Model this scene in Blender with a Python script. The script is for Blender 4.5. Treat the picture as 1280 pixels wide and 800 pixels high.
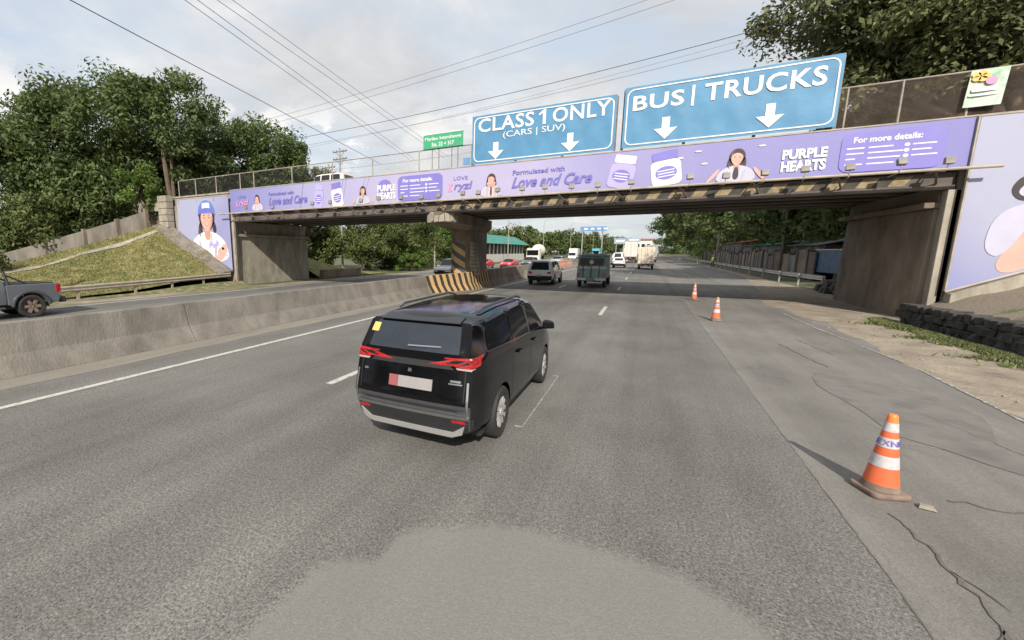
import bpy, bmesh, math, random
import numpy as np
from mathutils import Vector, Matrix
from mathutils.bvhtree import BVHTree

for o in list(bpy.data.objects): bpy.data.objects.remove(o, do_unlink=True)
scene = bpy.context.scene
COL = scene.collection

# ------------------------------------------------------------------ camera
CAMH = 2.45
TH = math.atan(86/530); YAW = math.radians(28.456)
fw = Vector((-math.sin(YAW)*math.cos(TH), math.cos(YAW)*math.cos(TH), -math.sin(TH)))
rt = Vector((math.cos(YAW), math.sin(YAW), 0)); upv = rt.cross(fw)
cd = bpy.data.cameras.new("camera"); cam = bpy.data.objects.new("camera", cd); COL.objects.link(cam)
cam.matrix_world = Matrix(((rt.x, upv.x, -fw.x, 0), (rt.y, upv.y, -fw.y, 0), (rt.z, upv.z, -fw.z, CAMH), (0, 0, 0, 1)))
cd.sensor_fit = 'HORIZONTAL'; cd.sensor_width = 36; cd.lens = 36*530/1280; cd.shift_x = 123/1280
cd.clip_start = 0.05; cd.clip_end = 3000
scene.camera = cam

# ------------------------------------------------------------------ world and sun
SUN_EL = math.radians(35.5)
SUNV = Vector((0.40, -0.97, 0)).normalized()*math.cos(SUN_EL) + Vector((0, 0, math.sin(SUN_EL)))   # towards the sun
w = bpy.data.worlds.new("World"); scene.world = w; w.use_nodes = True
nt = w.node_tree; N = nt.nodes; L = nt.links; N.clear()
out = N.new('ShaderNodeOutputWorld'); bg = N.new('ShaderNodeBackground'); L.new(bg.outputs[0], out.inputs[0])
bg.inputs[1].default_value = 0.1
sky = N.new('ShaderNodeTexSky'); sky.sky_type = 'NISHITA'; sky.sun_disc = False
sky.sun_elevation = SUN_EL; sky.sun_rotation = math.atan2(SUNV.x, SUNV.y); sky.air_density = 1.3; sky.dust_density = 1.5
tc = N.new('ShaderNodeTexCoord'); sep = N.new('ShaderNodeSeparateXYZ'); L.new(tc.outputs['Generated'], sep.inputs[0])
def wmath(op, a, b=None, clamp=False):
    m = N.new('ShaderNodeMath'); m.operation = op; m.use_clamp = clamp
    for i, v in enumerate((a, b)):
        if v is None: continue
        if isinstance(v, (int, float)): m.inputs[i].default_value = v
        else: L.new(v, m.inputs[i])
    return m.outputs[0]
zz = wmath('ADD', wmath('MAXIMUM', sep.outputs[2], 0.0), 0.12)
comb = N.new('ShaderNodeCombineXYZ'); L.new(wmath('DIVIDE', sep.outputs[0], zz), comb.inputs[0]); L.new(wmath('DIVIDE', sep.outputs[1], zz), comb.inputs[1])
def wnoise(vec, scale, detail, rough, loc=(0, 0, 0), dist=0.0, sc=(1, 1, 1)):
    mp = N.new('ShaderNodeMapping'); mp.inputs['Location'].default_value = loc; mp.inputs['Scale'].default_value = sc; L.new(vec, mp.inputs[0])
    n = N.new('ShaderNodeTexNoise'); n.inputs['Scale'].default_value = scale; n.inputs['Detail'].default_value = detail
    n.inputs['Roughness'].default_value = rough; n.inputs['Distortion'].default_value = dist; L.new(mp.outputs[0], n.inputs['Vector']); return n.outputs[0]
def wramp(fac, stops):
    r = N.new('ShaderNodeValToRGB'); el = r.color_ramp.elements
    while len(el) > 1: el.remove(el[-1])
    el[0].position = stops[0][0]; el[0].color = (*stops[0][1], 1)
    for p, c in stops[1:]:
        e = el.new(p); e.color = (*c, 1)
    L.new(fac, r.inputs[0]); return r.outputs[0]
def wmix(f, a, b):
    m = N.new('ShaderNodeMix'); m.data_type = 'RGBA'
    if isinstance(f, (int, float)): m.inputs['Factor'].default_value = f
    else: L.new(f, m.inputs['Factor'])
    for k, v in ((6, a), (7, b)):
        if isinstance(v, tuple): m.inputs[k].default_value = (*v, 1)
        else: L.new(v, m.inputs[k])
    return m.outputs[2]
n1 = wnoise(comb.outputs[0], 0.75, 9, 0.55, (3.1, 1.7, 0), 0.5, (1, .8, 1))
n2 = wnoise(comb.outputs[0], 2.6, 8, 0.6, (9, 4, 0), 0.4)
mask = wramp(wmath('ADD', wmath('MULTIPLY', n1, 0.75), wmath('MULTIPLY', n2, 0.25)), [(0.36, (0, 0, 0)), (0.56, (1, 1, 1))])
shade = wramp(wnoise(comb.outputs[0], 1.5, 7, 0.6, (1, 8, 0), 0.6), [(0.34, (3.4, 3.4, 3.45)), (0.52, (4.25, 4.18, 4.12)), (0.70, (5.7, 5.45, 5.1))])
thin = wmix(0.68, sky.outputs[0], (3.7, 4.05, 4.45))
c1 = wmix(wmath('MULTIPLY', mask, 0.86), thin, shade)
# cumulus heads standing low over the horizon
pv = wnoise(tc.outputs['Generated'], 7.0, 8, 0.6, (0.3, 0.1, 0.62), 0.3, (1, 1, 1.7))
band = wramp(sep.outputs[2], [(0.05, (0, 0, 0)), (0.12, (1, 1, 1)), (0.24, (1, 1, 1)), (0.31, (0, 0, 0))])
puff = wmath('MULTIPLY', wramp(pv, [(0.56, (0, 0, 0)), (0.62, (1, 1, 1))]), band)
c2 = wmix(wmath('MULTIPLY', puff, 0.75), c1, (6.6, 6.3, 5.9))
hz = wramp(sep.outputs[2], [(0.0, (1, 1, 1)), (0.13, (0, 0, 0))])
c3 = wmix(wmath('MULTIPLY', hz, 0.55), c2, (3.3, 3.9, 4.3))
L.new(c3, bg.inputs[0])
sd = bpy.data.lights.new("sun", 'SUN'); sd.energy = 3.0; sd.angle = math.radians(0.55); sd.color = (1, 0.93, 0.82)
so = bpy.data.objects.new("sun", sd); COL.objects.link(so); so.rotation_euler = SUNV.to_track_quat('Z', 'Y').to_euler(); so.location = (20, -40, 40)
vs = scene.view_settings; vs.view_transform = 'Standard'; vs.look = 'None'; vs.exposure = 0.90; vs.gamma = 1
scene.render.engine = 'CYCLES'; scene.cycles.max_bounces = 6; scene.cycles.transparent_max_bounces = 12

# ------------------------------------------------------------------ materials
def mat(name, col, rough=0.8, var=0.15, scale=3.0, bump=0.0, bscale=None, metal=0.0, spec=0.5, stretch=(1, 1, 1), col2=None, thr=None, detail=6, coat=0.0, worldco=False, grain=0.0):
    m = bpy.data.materials.new(name); m.use_nodes = True; t = m.node_tree; n = t.nodes; l = t.links
    p = n['Principled BSDF']; p.inputs['Roughness'].default_value = rough; p.inputs['Metallic'].default_value = metal
    p.inputs['Specular IOR Level'].default_value = spec; p.inputs['Coat Weight'].default_value = coat; p.inputs['Coat Roughness'].default_value = 0.04
    co = n.new('ShaderNodeTexCoord'); mp = n.new('ShaderNodeMapping'); mp.inputs['Scale'].default_value = stretch
    if worldco:
        g = n.new('ShaderNodeNewGeometry'); l.new(g.outputs['Position'], mp.inputs[0])
    else: l.new(co.outputs['Object'], mp.inputs[0])
    nz = n.new('ShaderNodeTexNoise'); nz.inputs['Scale'].default_value = scale; nz.inputs['Detail'].default_value = detail; nz.inputs['Roughness'].default_value = 0.62
    l.new(mp.outputs[0], nz.inputs['Vector'])
    r = n.new('ShaderNodeValToRGB'); e = r.color_ramp.elements
    if col2 is None:
        e[0].color = (*[max(0, c*(1-var*1.6)) for c in col], 1); e[1].color = (*[min(1, c*(1+var*1.6)) for c in col], 1)
        e[0].position = 0.25; e[1].position = 0.75
    else:
        e[0].color = (*col, 1); e[1].color = (*col2, 1); e[0].position, e[1].position = thr or (0.4, 0.6)
    l.new(nz.outputs[0], r.inputs[0]); colout = r.outputs[0]
    if grain > 0:
        g2 = n.new('ShaderNodeTexNoise'); g2.inputs['Scale'].default_value = 70; g2.inputs['Detail'].default_value = 2; l.new(mp.outputs[0], g2.inputs['Vector'])
        mr = n.new('ShaderNodeMapRange'); mr.inputs[1].default_value = 0.3; mr.inputs[2].default_value = 0.7; mr.inputs[3].default_value = 1-grain; mr.inputs[4].default_value = 1+grain
        l.new(g2.outputs[0], mr.inputs[0]); vm = n.new('ShaderNodeVectorMath'); vm.operation = 'SCALE'; l.new(colout, vm.inputs[0]); l.new(mr.outputs[0], vm.inputs['Scale']); colout = vm.outputs[0]
    l.new(colout, p.inputs['Base Color'])
    if bump > 0:
        b = n.new('ShaderNodeBump'); b.inputs['Strength'].default_value = bump; b.inputs['Distance'].default_value = 0.05
        nb = n.new('ShaderNodeTexNoise'); nb.inputs['Scale'].default_value = bscale or scale*4; nb.inputs['Detail'].default_value = 8; l.new(mp.outputs[0], nb.inputs['Vector'])
        l.new(nb.outputs[0], b.inputs['Height']); l.new(b.outputs[0], p.inputs['Normal'])
    return m

def asphalt(name, base, speck=0.5, tracks=True, crack=0.0, warm=(1.0, 0.985, 0.95), soft=False):
    """road surface: aggregate speckle, patchy wear, wheel tracks running along the road"""
    m = bpy.data.materials.new(name); m.use_nodes = True; t = m.node_tree; n = t.nodes; l = t.links
    p = n['Principled BSDF']; p.inputs['Roughness'].default_value = 0.82; p.inputs['Specular IOR Level'].default_value = 0.35
    g = n.new('ShaderNodeNewGeometry')
    def noise(scale, detail, st=(1, 1, 1), rough=.6, dist=0):
        mp = n.new('ShaderNodeMapping'); mp.inputs['Scale'].default_value = st; l.new(g.outputs['Position'], mp.inputs[0])
        z = n.new('ShaderNodeTexNoise'); z.inputs['Scale'].default_value = scale; z.inputs['Detail'].default_value = detail; z.inputs['Roughness'].default_value = rough; z.inputs['Distortion'].default_value = dist
        l.new(mp.outputs[0], z.inputs['Vector']); return z.outputs[0]
    def rng(v, a, b, c, d):
        r = n.new('ShaderNodeMapRange'); l.new(v, r.inputs[0])
        for i, x in enumerate((a, b, c, d)): r.inputs[i+1].default_value = x
        return r.outputs[0]
    def mul(a, b):
        q = n.new('ShaderNodeMath'); q.operation = 'MULTIPLY'; l.new(a, q.inputs[0]); l.new(b, q.inputs[1]); return q.outputs[0]
    v = rng(noise(0.35, 5), .3, .7, .80, 1.18)
    v = mul(v, rng(noise(46, 2, rough=.9), .28, .72, 1-speck, 1+speck))
    v = mul(v, rng(noise(18, 3, rough=.8), .3, .7, 1-speck*.32, 1+speck*.32))
    if tracks: v = mul(v, rng(noise(0.9, 4, (1, .025, 1)), .3, .7, .76, 1.2))
    v = mul(v, rng(noise(3.0, 6, (1, .35, 1)), .3, .7, .93, 1.07))
    if crack > 0:
        mp = n.new('ShaderNodeMapping'); mp.inputs['Scale'].default_value = (1, .45, 1); l.new(g.outputs['Position'], mp.inputs[0])
        vo = n.new('ShaderNodeTexVoronoi'); vo.feature = 'DISTANCE_TO_EDGE'; vo.inputs['Scale'].default_value = 0.55
        dn = n.new('ShaderNodeTexNoise'); dn.inputs['Scale'].default_value = 2.5; dn.inputs['Detail'].default_value = 5; l.new(mp.outputs[0], dn.inputs['Vector'])
        mx = n.new('ShaderNodeMix'); mx.data_type = 'RGBA'; mx.blend_type = 'LINEAR_LIGHT'; mx.inputs['Factor'].default_value = .35; l.new(mp.outputs[0], mx.inputs[6]); l.new(dn.outputs[1], mx.inputs[7])
        l.new(mx.outputs[2], vo.inputs['Vector'])
        cm = rng(vo.outputs[0], 0.0, .022, 1-crack, 1.0)
        # only in weathered places
        wr = rng(noise(.5, 3), .47, .60, 0, 1)
        mq = n.new('ShaderNodeMix'); mq.data_type = 'FLOAT'; l.new(wr, mq.inputs[0]); mq.inputs[2].default_value = 1.0; l.new(cm, mq.inputs[3]); v = mul(v, mq.outputs[0])
    if soft:   # smoother and paler where the attribute marks the camera-car blur, with a ragged transition
        at = n.new('ShaderNodeAttribute'); at.attribute_name = 'worn'; q = n.new('ShaderNodeMath'); q.operation = 'MULTIPLY_ADD'; l.new(noise(9, 4), q.inputs[0]); q.inputs[1].default_value = .5; l.new(at.outputs['Fac'], q.inputs[2])
        fa = rng(q.outputs[0], .32, 1.1, 0, 1); w2 = rng(v, .4, 1.6, 1.16, 1.48); mq = n.new('ShaderNodeMix'); mq.data_type = 'FLOAT'; l.new(fa, mq.inputs[0]); l.new(v, mq.inputs[2]); l.new(w2, mq.inputs[3]); v = mq.outputs[0]
    vm = n.new('ShaderNodeVectorMath'); vm.operation = 'SCALE'; vm.inputs[0].default_value = tuple(base*c for c in warm); l.new(v, vm.inputs['Scale'])
    l.new(vm.outputs[0], p.inputs['Base Color'])
    b = n.new('ShaderNodeBump'); b.inputs['Strength'].default_value = 0.45; b.inputs['Distance'].default_value = 0.012; l.new(noise(95, 3), b.inputs['Height']); l.new(b.outputs[0], p.inputs['Normal'])
    return m

M = {}
M['asphalt'] = asphalt('asphalt', 0.150, 0.72, warm=(1.0, .97, .90))
M['asphalt_far'] = asphalt('asphalt_left', 0.15, 0.3, warm=(1.0, .97, .91))
M['shoulder'] = asphalt('shoulder_asphalt', 0.182, 0.22, crack=.2, warm=(1.0, .95, .87))
M['smooth'] = asphalt('smooth_patch', 0.152, 0.72, warm=(1.0, .97, .90), soft=True)
M['tar'] = mat('tar_patch', (.118, .108, .098), .8, .25, 3, worldco=True, bump=.2)
M['dirt'] = mat('dirt', (.255, .215, .165), .95, .28, 1.3, bump=.5, bscale=14, worldco=True, grain=.25)
M['ground'] = mat('far_ground', (.07, .085, .035), .95, .1, .6, worldco=True, col2=(.16, .14, .09), thr=(.45, .65))
M['grass'] = mat('dry_grass', (.10, .115, .032), .95, .1, 1.1, bump=.8, bscale=16, worldco=True, col2=(.27, .235, .10), thr=(.38, .62), grain=.3)
M['concrete'] = mat('barrier_concrete', (.185, .166, .143), .9, .27, 1.3, bump=.3, bscale=18, stretch=(1.6, 1.3, .45), worldco=True, grain=.12)
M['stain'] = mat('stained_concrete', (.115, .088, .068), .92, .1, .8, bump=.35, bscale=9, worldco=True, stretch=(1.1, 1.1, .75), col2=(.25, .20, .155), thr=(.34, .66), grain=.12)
M['conc_light'] = mat('pale_concrete', (.30, .27, .22), .9, .25, 1.6, bump=.3, bscale=8, worldco=True, stretch=(1.4, 1.4, .6))
M['girder'] = mat('girder_concrete', (.115, .095, .085), .85, .3, 1.2, worldco=True, stretch=(.8, 1, 2))
M['rubble'] = mat('rubble_stone', (.05, .048, .045), .95, .4, 5, bump=1.0, bscale=7, worldco=True)
M['pipe'] = mat('tan_pipe', (.36, .31, .25), .6, .2, 2)
M['rust'] = mat('rusty_steel', (.20, .15, .125), .75, .3, 3, metal=.2)
M['post'] = mat('fence_post', (.30, .26, .22), .6, .25, 2)
M['net'] = mat('brown_net', (.13, .105, .10), .8, .2, 2)
M['wire'] = mat('fence_wire', (.16, .15, .15), .6, .1, 2)
M['cable'] = mat('cable', (.09, .09, .095), .6, .05, 1)
M['blue'] = mat('blue_tarp', (.075, .225, .39), .55, .09, 1.2, bump=.35, bscale=1.4)
M['blue_small'] = mat('blue_plate', (.12, .26, .48), .6, .1, 1)
M['whitep'] = mat('white_print', (.66, .66, .66), .6, .03, 2)
M['sheetw'] = mat('white_paint', (.70, .70, .68), .5, .08, 1)
M['line'] = mat('road_paint', (.50, .48, .44), .7, .1, 9, worldco=True, col2=(.24, .23, .21), thr=(.50, .70))
M['lineworn'] = mat('worn_road_paint', (.20, .19, .175), .7, .1, 14, worldco=True, col2=(.5, .48, .44), thr=(.46, .62))
M['hazeblue'] = mat('faded_blue_board', (.28, .36, .46), .6, .05, 1)  # distance haze is mixed into this board colour
M['green'] = mat('sign_green', (.05, .33, .17), .6, .08, 2)
M['yellow'] = mat('yellow_paint', (.48, .31, .13), .85, .2, 2.5, bump=.1, col2=(.38, .27, .15), thr=(.45, .7))
M['black_paint'] = mat('black_paint', (.035, .03, .028), .8, .3, 2.5)
M['dullyellow'] = mat('dull_yellow_paint', (.20, .155, .09), .8, .3, 5, col2=(.30, .24, .14), thr=(.4, .6))
M['lampdull'] = mat('lamp_clear_pink', (.42, .30, .31), .25, .1, 3, coat=.3)
M['dustyp'] = mat('dusty_black_paint', (.06, .052, .045), .85, .3, 4)
M['ink'] = mat('violet_ink', (.16, .14, .44), .55, .05, 1)
M['ink2'] = mat('panel_violet', (.19, .17, .50), .5, .05, 1)
M['pinkink'] = mat('pink_ink', (.66, .26, .48), .55, .05, 1)
M['skin'] = mat('printed_skin', (.62, .36, .30), .6, .06, 2)
M['skin2'] = mat('printed_skin_shade', (.50, .27, .22), .6, .06, 2)
M['hair'] = mat('printed_hair', (.045, .03, .035), .6, .15, 3)
M['shirt'] = mat('printed_shirt', (.47, .46, .58), .6, .05, 1.5)
M['lav'] = mat('printed_lavender', (.40, .36, .62), .6, .03, 1)
M['blush'] = mat('printed_cheek', (.64, .31, .26), .6, .05, 2)
M['lavgrey'] = mat('printed_fold', (.40, .39, .49), .6, .1, 2)
M['hairsheen'] = mat('printed_hair_sheen', (.13, .09, .09), .6, .2, 3)
M['cap'] = mat('printed_blue_cap', (.10, .18, .55), .6, .05, 1.5)
M['red'] = mat('printed_red', (.55, .09, .08), .6, .05, 1.5)
M['bark'] = mat('bark', (.12, .09, .065), .95, .3, 3, bump=.5, stretch=(1, 1, .4))
M['orange'] = mat('cone_orange', (.70, .14, .055), .5, .12, 3.5)
M['cone_tip'] = mat('cone_orange_faded', (.85, .22, .06), .5, .1, 4)
M['band'] = mat('cone_white_band', (.50, .48, .49), .45, .16, 22)
M['rubber'] = mat('dusty_rubber', (.20, .145, .115), .9, .25, 5)
M['tyre'] = mat('tyre_rubber', (.025, .025, .025), .8, .3, 5)
M['rim'] = mat('alloy', (.50, .50, .50), .35, .05, 3, metal=.35)
M['darkrim'] = mat('dark_alloy', (.06, .055, .05), .4, .1, 3, metal=.7)
M['blackcar'] = mat('black_car_paint', (.003, .003, .004), .10, .1, 1.2, coat=.12, spec=.26)
M['blackplastic'] = mat('black_plastic', (.022, .022, .024), .5, .1, 6)
M['greyplastic'] = mat('grey_plastic', (.055, .055, .06), .45, .1, 6)
M['glass'] = mat('tinted_glass', (.009, .010, .013), .06, .1, 1, spec=.55, coat=.0)
M['rearglass'] = mat('rear_tinted_glass', (.02, .025, .034), .12, .2, 2, spec=.7, coat=.2)
M['chrome'] = mat('chrome', (.62, .62, .63), .18, .03, 2, metal=1.0)
M['silverp'] = mat('silver_plastic', (.42, .42, .41), .4, .05, 2, metal=.4)
M['lampred'] = mat('tail_lamp_red', (.36, .012, .015), .15, .35, 14, spec=.7, coat=.6)
M['lampwhite'] = mat('lamp_clear', (.62, .60, .60), .2, .1, 3, spec=.8, coat=.5)
M['sticker'] = mat('yellow_sticker', (.72, .45, .12), .6, .1, 5)
M['plate'] = mat('plate_smear', (.27, .25, .25), .6, .08, 6)
M['platered'] = mat('plate_red', (.27, .08, .08), .6, .05, 6)
M['greycar'] = mat('grey_car_paint', (.135, .145, .165), .35, .05, 1, coat=.7, metal=.2)
M['silver'] = mat('silver_car_paint', (.50, .52, .55), .3, .04, 1, coat=.7, metal=.2)
M['whitecar'] = mat('white_car_paint', (.68, .68, .67), .35, .04, 1, coat=.6)
M['redcar'] = mat('red_car_paint', (.60, .03, .03), .3, .04, 1, coat=.7)
M['teal'] = mat('teal_paint', (.24, .34, .38), .5, .2, 2)
M['creambox'] = mat('cream_box', (.62, .54, .44), .6, .09, 1.4)
M['pinkbox'] = mat('pale_box', (.64, .58, .53), .6, .07, 1.2)
M['mixw'] = mat('mixer_white', (.66, .62, .55), .6, .1, 1)
M['tealbus'] = mat('turquoise_paint', (.10, .42, .50), .5, .05, 1)
M['hivis'] = mat('hi_vis', (.45, .62, .06), .7, .1, 4)
M['darkcloth'] = mat('dark_cloth', (.03, .032, .04), .9, .1, 4)
M['skinreal'] = mat('skin', (.32, .18, .12), .6, .05, 4)
M['redroof'] = mat('red_tin_roof', (.42, .10, .07), .7, .25, 1.2)
M['greenroof'] = mat('green_tin_roof', (.05, .22, .19), .7, .2, 1.2)
M['shack'] = mat('shack_boards', (.09, .085, .08), .9, .2, .9, stretch=(1, 1, .3), col2=(.22, .205, .19), thr=(.45, .6))
M['steelblue'] = mat('blue_container_paint', (.05, .10, .17), .6, .2, 1.5)
M['galv'] = mat('galvanised', (.36, .36, .35), .5, .15, 2, metal=.5)
M['wallw'] = mat('white_wall', (.55, .54, .50), .8, .1, 1)
M['orangebar'] = mat('faded_orange_plastic', (.55, .24, .15), .7, .2, 2)
M['lampglass'] = mat('floodlight_glass', (.45, .43, .40), .25, .1, 4)
M['lamph'] = mat('floodlight_housing', (.22, .20, .185), .6, .2, 4)

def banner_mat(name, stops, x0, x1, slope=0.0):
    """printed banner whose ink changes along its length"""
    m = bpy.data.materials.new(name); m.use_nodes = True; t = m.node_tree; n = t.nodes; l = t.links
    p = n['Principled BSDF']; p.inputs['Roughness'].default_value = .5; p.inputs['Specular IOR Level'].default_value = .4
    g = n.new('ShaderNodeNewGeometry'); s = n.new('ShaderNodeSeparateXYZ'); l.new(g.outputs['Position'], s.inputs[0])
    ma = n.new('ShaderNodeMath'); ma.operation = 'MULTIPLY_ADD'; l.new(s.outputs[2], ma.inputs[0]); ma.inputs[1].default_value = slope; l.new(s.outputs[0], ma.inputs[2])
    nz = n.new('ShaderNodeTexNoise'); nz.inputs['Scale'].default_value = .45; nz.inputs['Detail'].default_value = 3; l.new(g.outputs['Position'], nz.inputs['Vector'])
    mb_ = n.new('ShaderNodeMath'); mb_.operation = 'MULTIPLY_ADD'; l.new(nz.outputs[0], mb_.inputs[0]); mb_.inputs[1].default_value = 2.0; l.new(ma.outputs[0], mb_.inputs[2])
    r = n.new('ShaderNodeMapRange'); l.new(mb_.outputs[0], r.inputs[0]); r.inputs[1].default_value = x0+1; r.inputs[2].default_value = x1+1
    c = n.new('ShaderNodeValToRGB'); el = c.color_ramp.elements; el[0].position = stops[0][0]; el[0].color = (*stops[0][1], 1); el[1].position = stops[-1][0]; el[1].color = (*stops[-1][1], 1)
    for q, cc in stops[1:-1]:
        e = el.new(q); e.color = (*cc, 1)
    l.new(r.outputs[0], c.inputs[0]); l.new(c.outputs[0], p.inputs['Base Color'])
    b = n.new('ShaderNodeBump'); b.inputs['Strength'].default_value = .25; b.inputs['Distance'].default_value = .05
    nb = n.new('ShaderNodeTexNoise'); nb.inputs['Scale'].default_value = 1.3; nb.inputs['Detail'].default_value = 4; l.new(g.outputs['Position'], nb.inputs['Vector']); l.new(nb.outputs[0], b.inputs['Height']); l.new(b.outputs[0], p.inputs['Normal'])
    return m

def leafmat(name, a, b):
    m = bpy.data.materials.new(name); m.use_nodes = True; t = m.node_tree; n = t.nodes; l = t.links
    p = n['Principled BSDF']; p.inputs['Roughness'].default_value = .55; p.inputs['Specular IOR Level'].default_value = .35
    g = n.new('ShaderNodeNewGeometry'); nz = n.new('ShaderNodeTexNoise'); nz.inputs['Scale'].default_value = .35; nz.inputs['Detail'].default_value = 3; l.new(g.outputs['Position'], nz.inputs['Vector'])
    ad = n.new('ShaderNodeMath'); ad.operation = 'MULTIPLY_ADD'; l.new(g.outputs['Random Per Island'], ad.inputs[0]); ad.inputs[1].default_value = .5
    ml = n.new('ShaderNodeMath'); ml.operation = 'MULTIPLY_ADD'; l.new(nz.outputs[0], ml.inputs[0]); ml.inputs[1].default_value = 1.3; ml.inputs[2].default_value = -.4; l.new(ml.outputs[0], ad.inputs[2])
    r = n.new('ShaderNodeValToRGB'); r.color_ramp.elements[0].color = (*a, 1); r.color_ramp.elements[1].color = (*b, 1); l.new(ad.outputs[0], r.inputs[0]); l.new(r.outputs[0], p.inputs['Base Color'])
    tr = n.new('ShaderNodeBsdfTranslucent'); l.new(r.outputs[0], tr.inputs[0]); mx = n.new('ShaderNodeMixShader'); mx.inputs[0].default_value = .34
    l.new(p.outputs[0], mx.inputs[1]); l.new(tr.outputs[0], mx.inputs[2]); l.new(mx.outputs[0], n['Material Output'].inputs[0])
    return m
M['leaf_dark'] = leafmat('leaf_dark', (.040, .064, .022), (.15, .205, .065))
M['leaf_mid'] = leafmat('leaf_mid', (.050, .075, .022), (.17, .205, .065))
M['leaf_bright'] = leafmat('leaf_bright', (.06, .11, .02), (.17, .25, .05))
M['leaf_olive'] = leafmat('leaf_olive', (.078, .090, .040), (.27, .29, .12))

# ------------------------------------------------------------------ mesh helpers
def tagd(o, label=None, cat=None, group=None, kind=None):
    if label: o['label'] = label
    if cat: o['category'] = cat
    if group: o['group'] = group
    if kind: o['kind'] = kind
    return o
def thing(name, label, cat, loc=(0, 0, 0), rz=0, group=None):
    o = bpy.data.objects.new(name, None); COL.objects.link(o); o.location = loc; o.rotation_euler = (0, 0, rz); o.empty_display_size = .2
    return tagd(o, label, cat, group)
def copy_tree(o, parent=None):
    c = o.copy(); COL.objects.link(c)
    if parent: c.parent = parent
    for ch in o.children: copy_tree(ch, c)
    return c

class MB:
    def __init__(s): s.v = []; s.f = []
    def add(s, vs, fs):
        b = len(s.v); s.v += [tuple(v) for v in vs]; s.f += [tuple(i+b for i in f) for f in fs]; return s
    def box(s, x0, x1, y0, y1, z0, z1):
        return s.add([(x0, y0, z0), (x1, y0, z0), (x1, y1, z0), (x0, y1, z0), (x0, y0, z1), (x1, y0, z1), (x1, y1, z1), (x0, y1, z1)],
                     [(0, 3, 2, 1), (4, 5, 6, 7), (0, 1, 5, 4), (1, 2, 6, 5), (2, 3, 7, 6), (3, 0, 4, 7)])
    def hexa(s, bottom, top):
        return s.add(list(bottom)+list(top), [(3, 2, 1, 0), (4, 5, 6, 7), (0, 1, 5, 4), (1, 2, 6, 5), (2, 3, 7, 6), (3, 0, 4, 7)])
    def tube(s, p0, p1, r0, r1=None, n=8):
        r1 = r0 if r1 is None else r1; p0 = Vector(p0); p1 = Vector(p1); d = (p1-p0)
        if d.length < 1e-6: return s
        q = d.to_track_quat('Z', 'Y'); vs = []
        for p, r in ((p0, r0), (p1, r1)):
            for k in range(n):
                a = 2*math.pi*k/n; vs.append(p + q @ Vector((r*math.cos(a), r*math.sin(a), 0)))
        fs = [(k, (k+1) % n, n+(k+1) % n, n+k) for k in range(n)] + [tuple(range(n-1, -1, -1)), tuple(range(n, 2*n))]
        return s.add(vs, fs)
    def path(s, pts, r, n=6):
        rs = r if isinstance(r, (list, tuple)) else [r]*len(pts)
        for a, b, ra, rb in zip(pts, pts[1:], rs, rs[1:]): s.tube(a, b, ra, rb, n)
        return s
    def lathe(s, prof, n=24, axis='Z', c=(0, 0, 0), caps=True):
        vs = []; fs = []
        for r, h in prof:
            for k in range(n):
                a = 2*math.pi*k/n; x, y = r*math.cos(a), r*math.sin(a)
                p = (x, y, h) if axis == 'Z' else ((h, x, y) if axis == 'X' else (x, h, y))
                vs.append((p[0]+c[0], p[1]+c[1], p[2]+c[2]))
        for i in range(len(prof)-1):
            for k in range(n):
                fs.append((i*n+k, i*n+(k+1) % n, (i+1)*n+(k+1) % n, (i+1)*n+k))
        if caps: fs.append(tuple(range(n-1, -1, -1))); fs.append(tuple(range((len(prof)-1)*n, len(prof)*n)))
        return s.add(vs, fs)
    def slab(s, pts, z0, z1):       # polygon in XY, between heights
        n = len(pts); vs = [(x, y, z0) for x, y in pts]+[(x, y, z1) for x, y in pts]
        return s.add(vs, [tuple(range(n-1, -1, -1)), tuple(range(n, 2*n))]+[(k, (k+1) % n, n+(k+1) % n, n+k) for k in range(n)])
    def wallpoly(s, pts, y0, y1):   # polygon in XZ (counter-clockwise seen from -Y), between y0 (front) and y1
        n = len(pts); vs = [(x, y0, z) for x, z in pts]+[(x, y1, z) for x, z in pts]
        return s.add(vs, [tuple(range(n)), tuple(range(2*n-1, n-1, -1))]+[(k, n+k, n+(k+1) % n, (k+1) % n) for k in range(n)])
    def sheet(s, pts, z): return s.add([(x, y, z) for x, y in pts], [tuple(range(len(pts)))])
    def build(s, name, m, parent=None, smooth=False, bevel=0):
        me = bpy.data.meshes.new(name); me.from_pydata(s.v, [], s.f); me.materials.append(M[m] if isinstance(m, str) else m)
        o = bpy.data.objects.new(name, me); COL.objects.link(o)
        if parent: o.parent = parent
        if smooth: me.shade_smooth()
        if smooth or bevel:
            bm = bmesh.new(); bm.from_mesh(me); bmesh.ops.recalc_face_normals(bm, faces=bm.faces); bm.to_mesh(me); bm.free()
            if smooth and smooth != 'all': me.set_sharp_from_angle(angle=math.radians(38))
        if bevel:
            b = o.modifiers.new('bevel', 'BEVEL'); b.width = bevel; b.segments = 2; b.limit_method = 'ANGLE'; b.harden_normals = False
        return o

def grid_mesh(name, fn, nu, nv, m, parent=None):
    vs = [fn(i/nu, j/nv) for i in range(nu+1) for j in range(nv+1)]
    fs = [(i*(nv+1)+j, (i+1)*(nv+1)+j, (i+1)*(nv+1)+j+1, i*(nv+1)+j+1) for i in range(nu) for j in range(nv)]
    mb = MB(); mb.add(vs, fs); return mb.build(name, m, parent, smooth='all')

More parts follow.
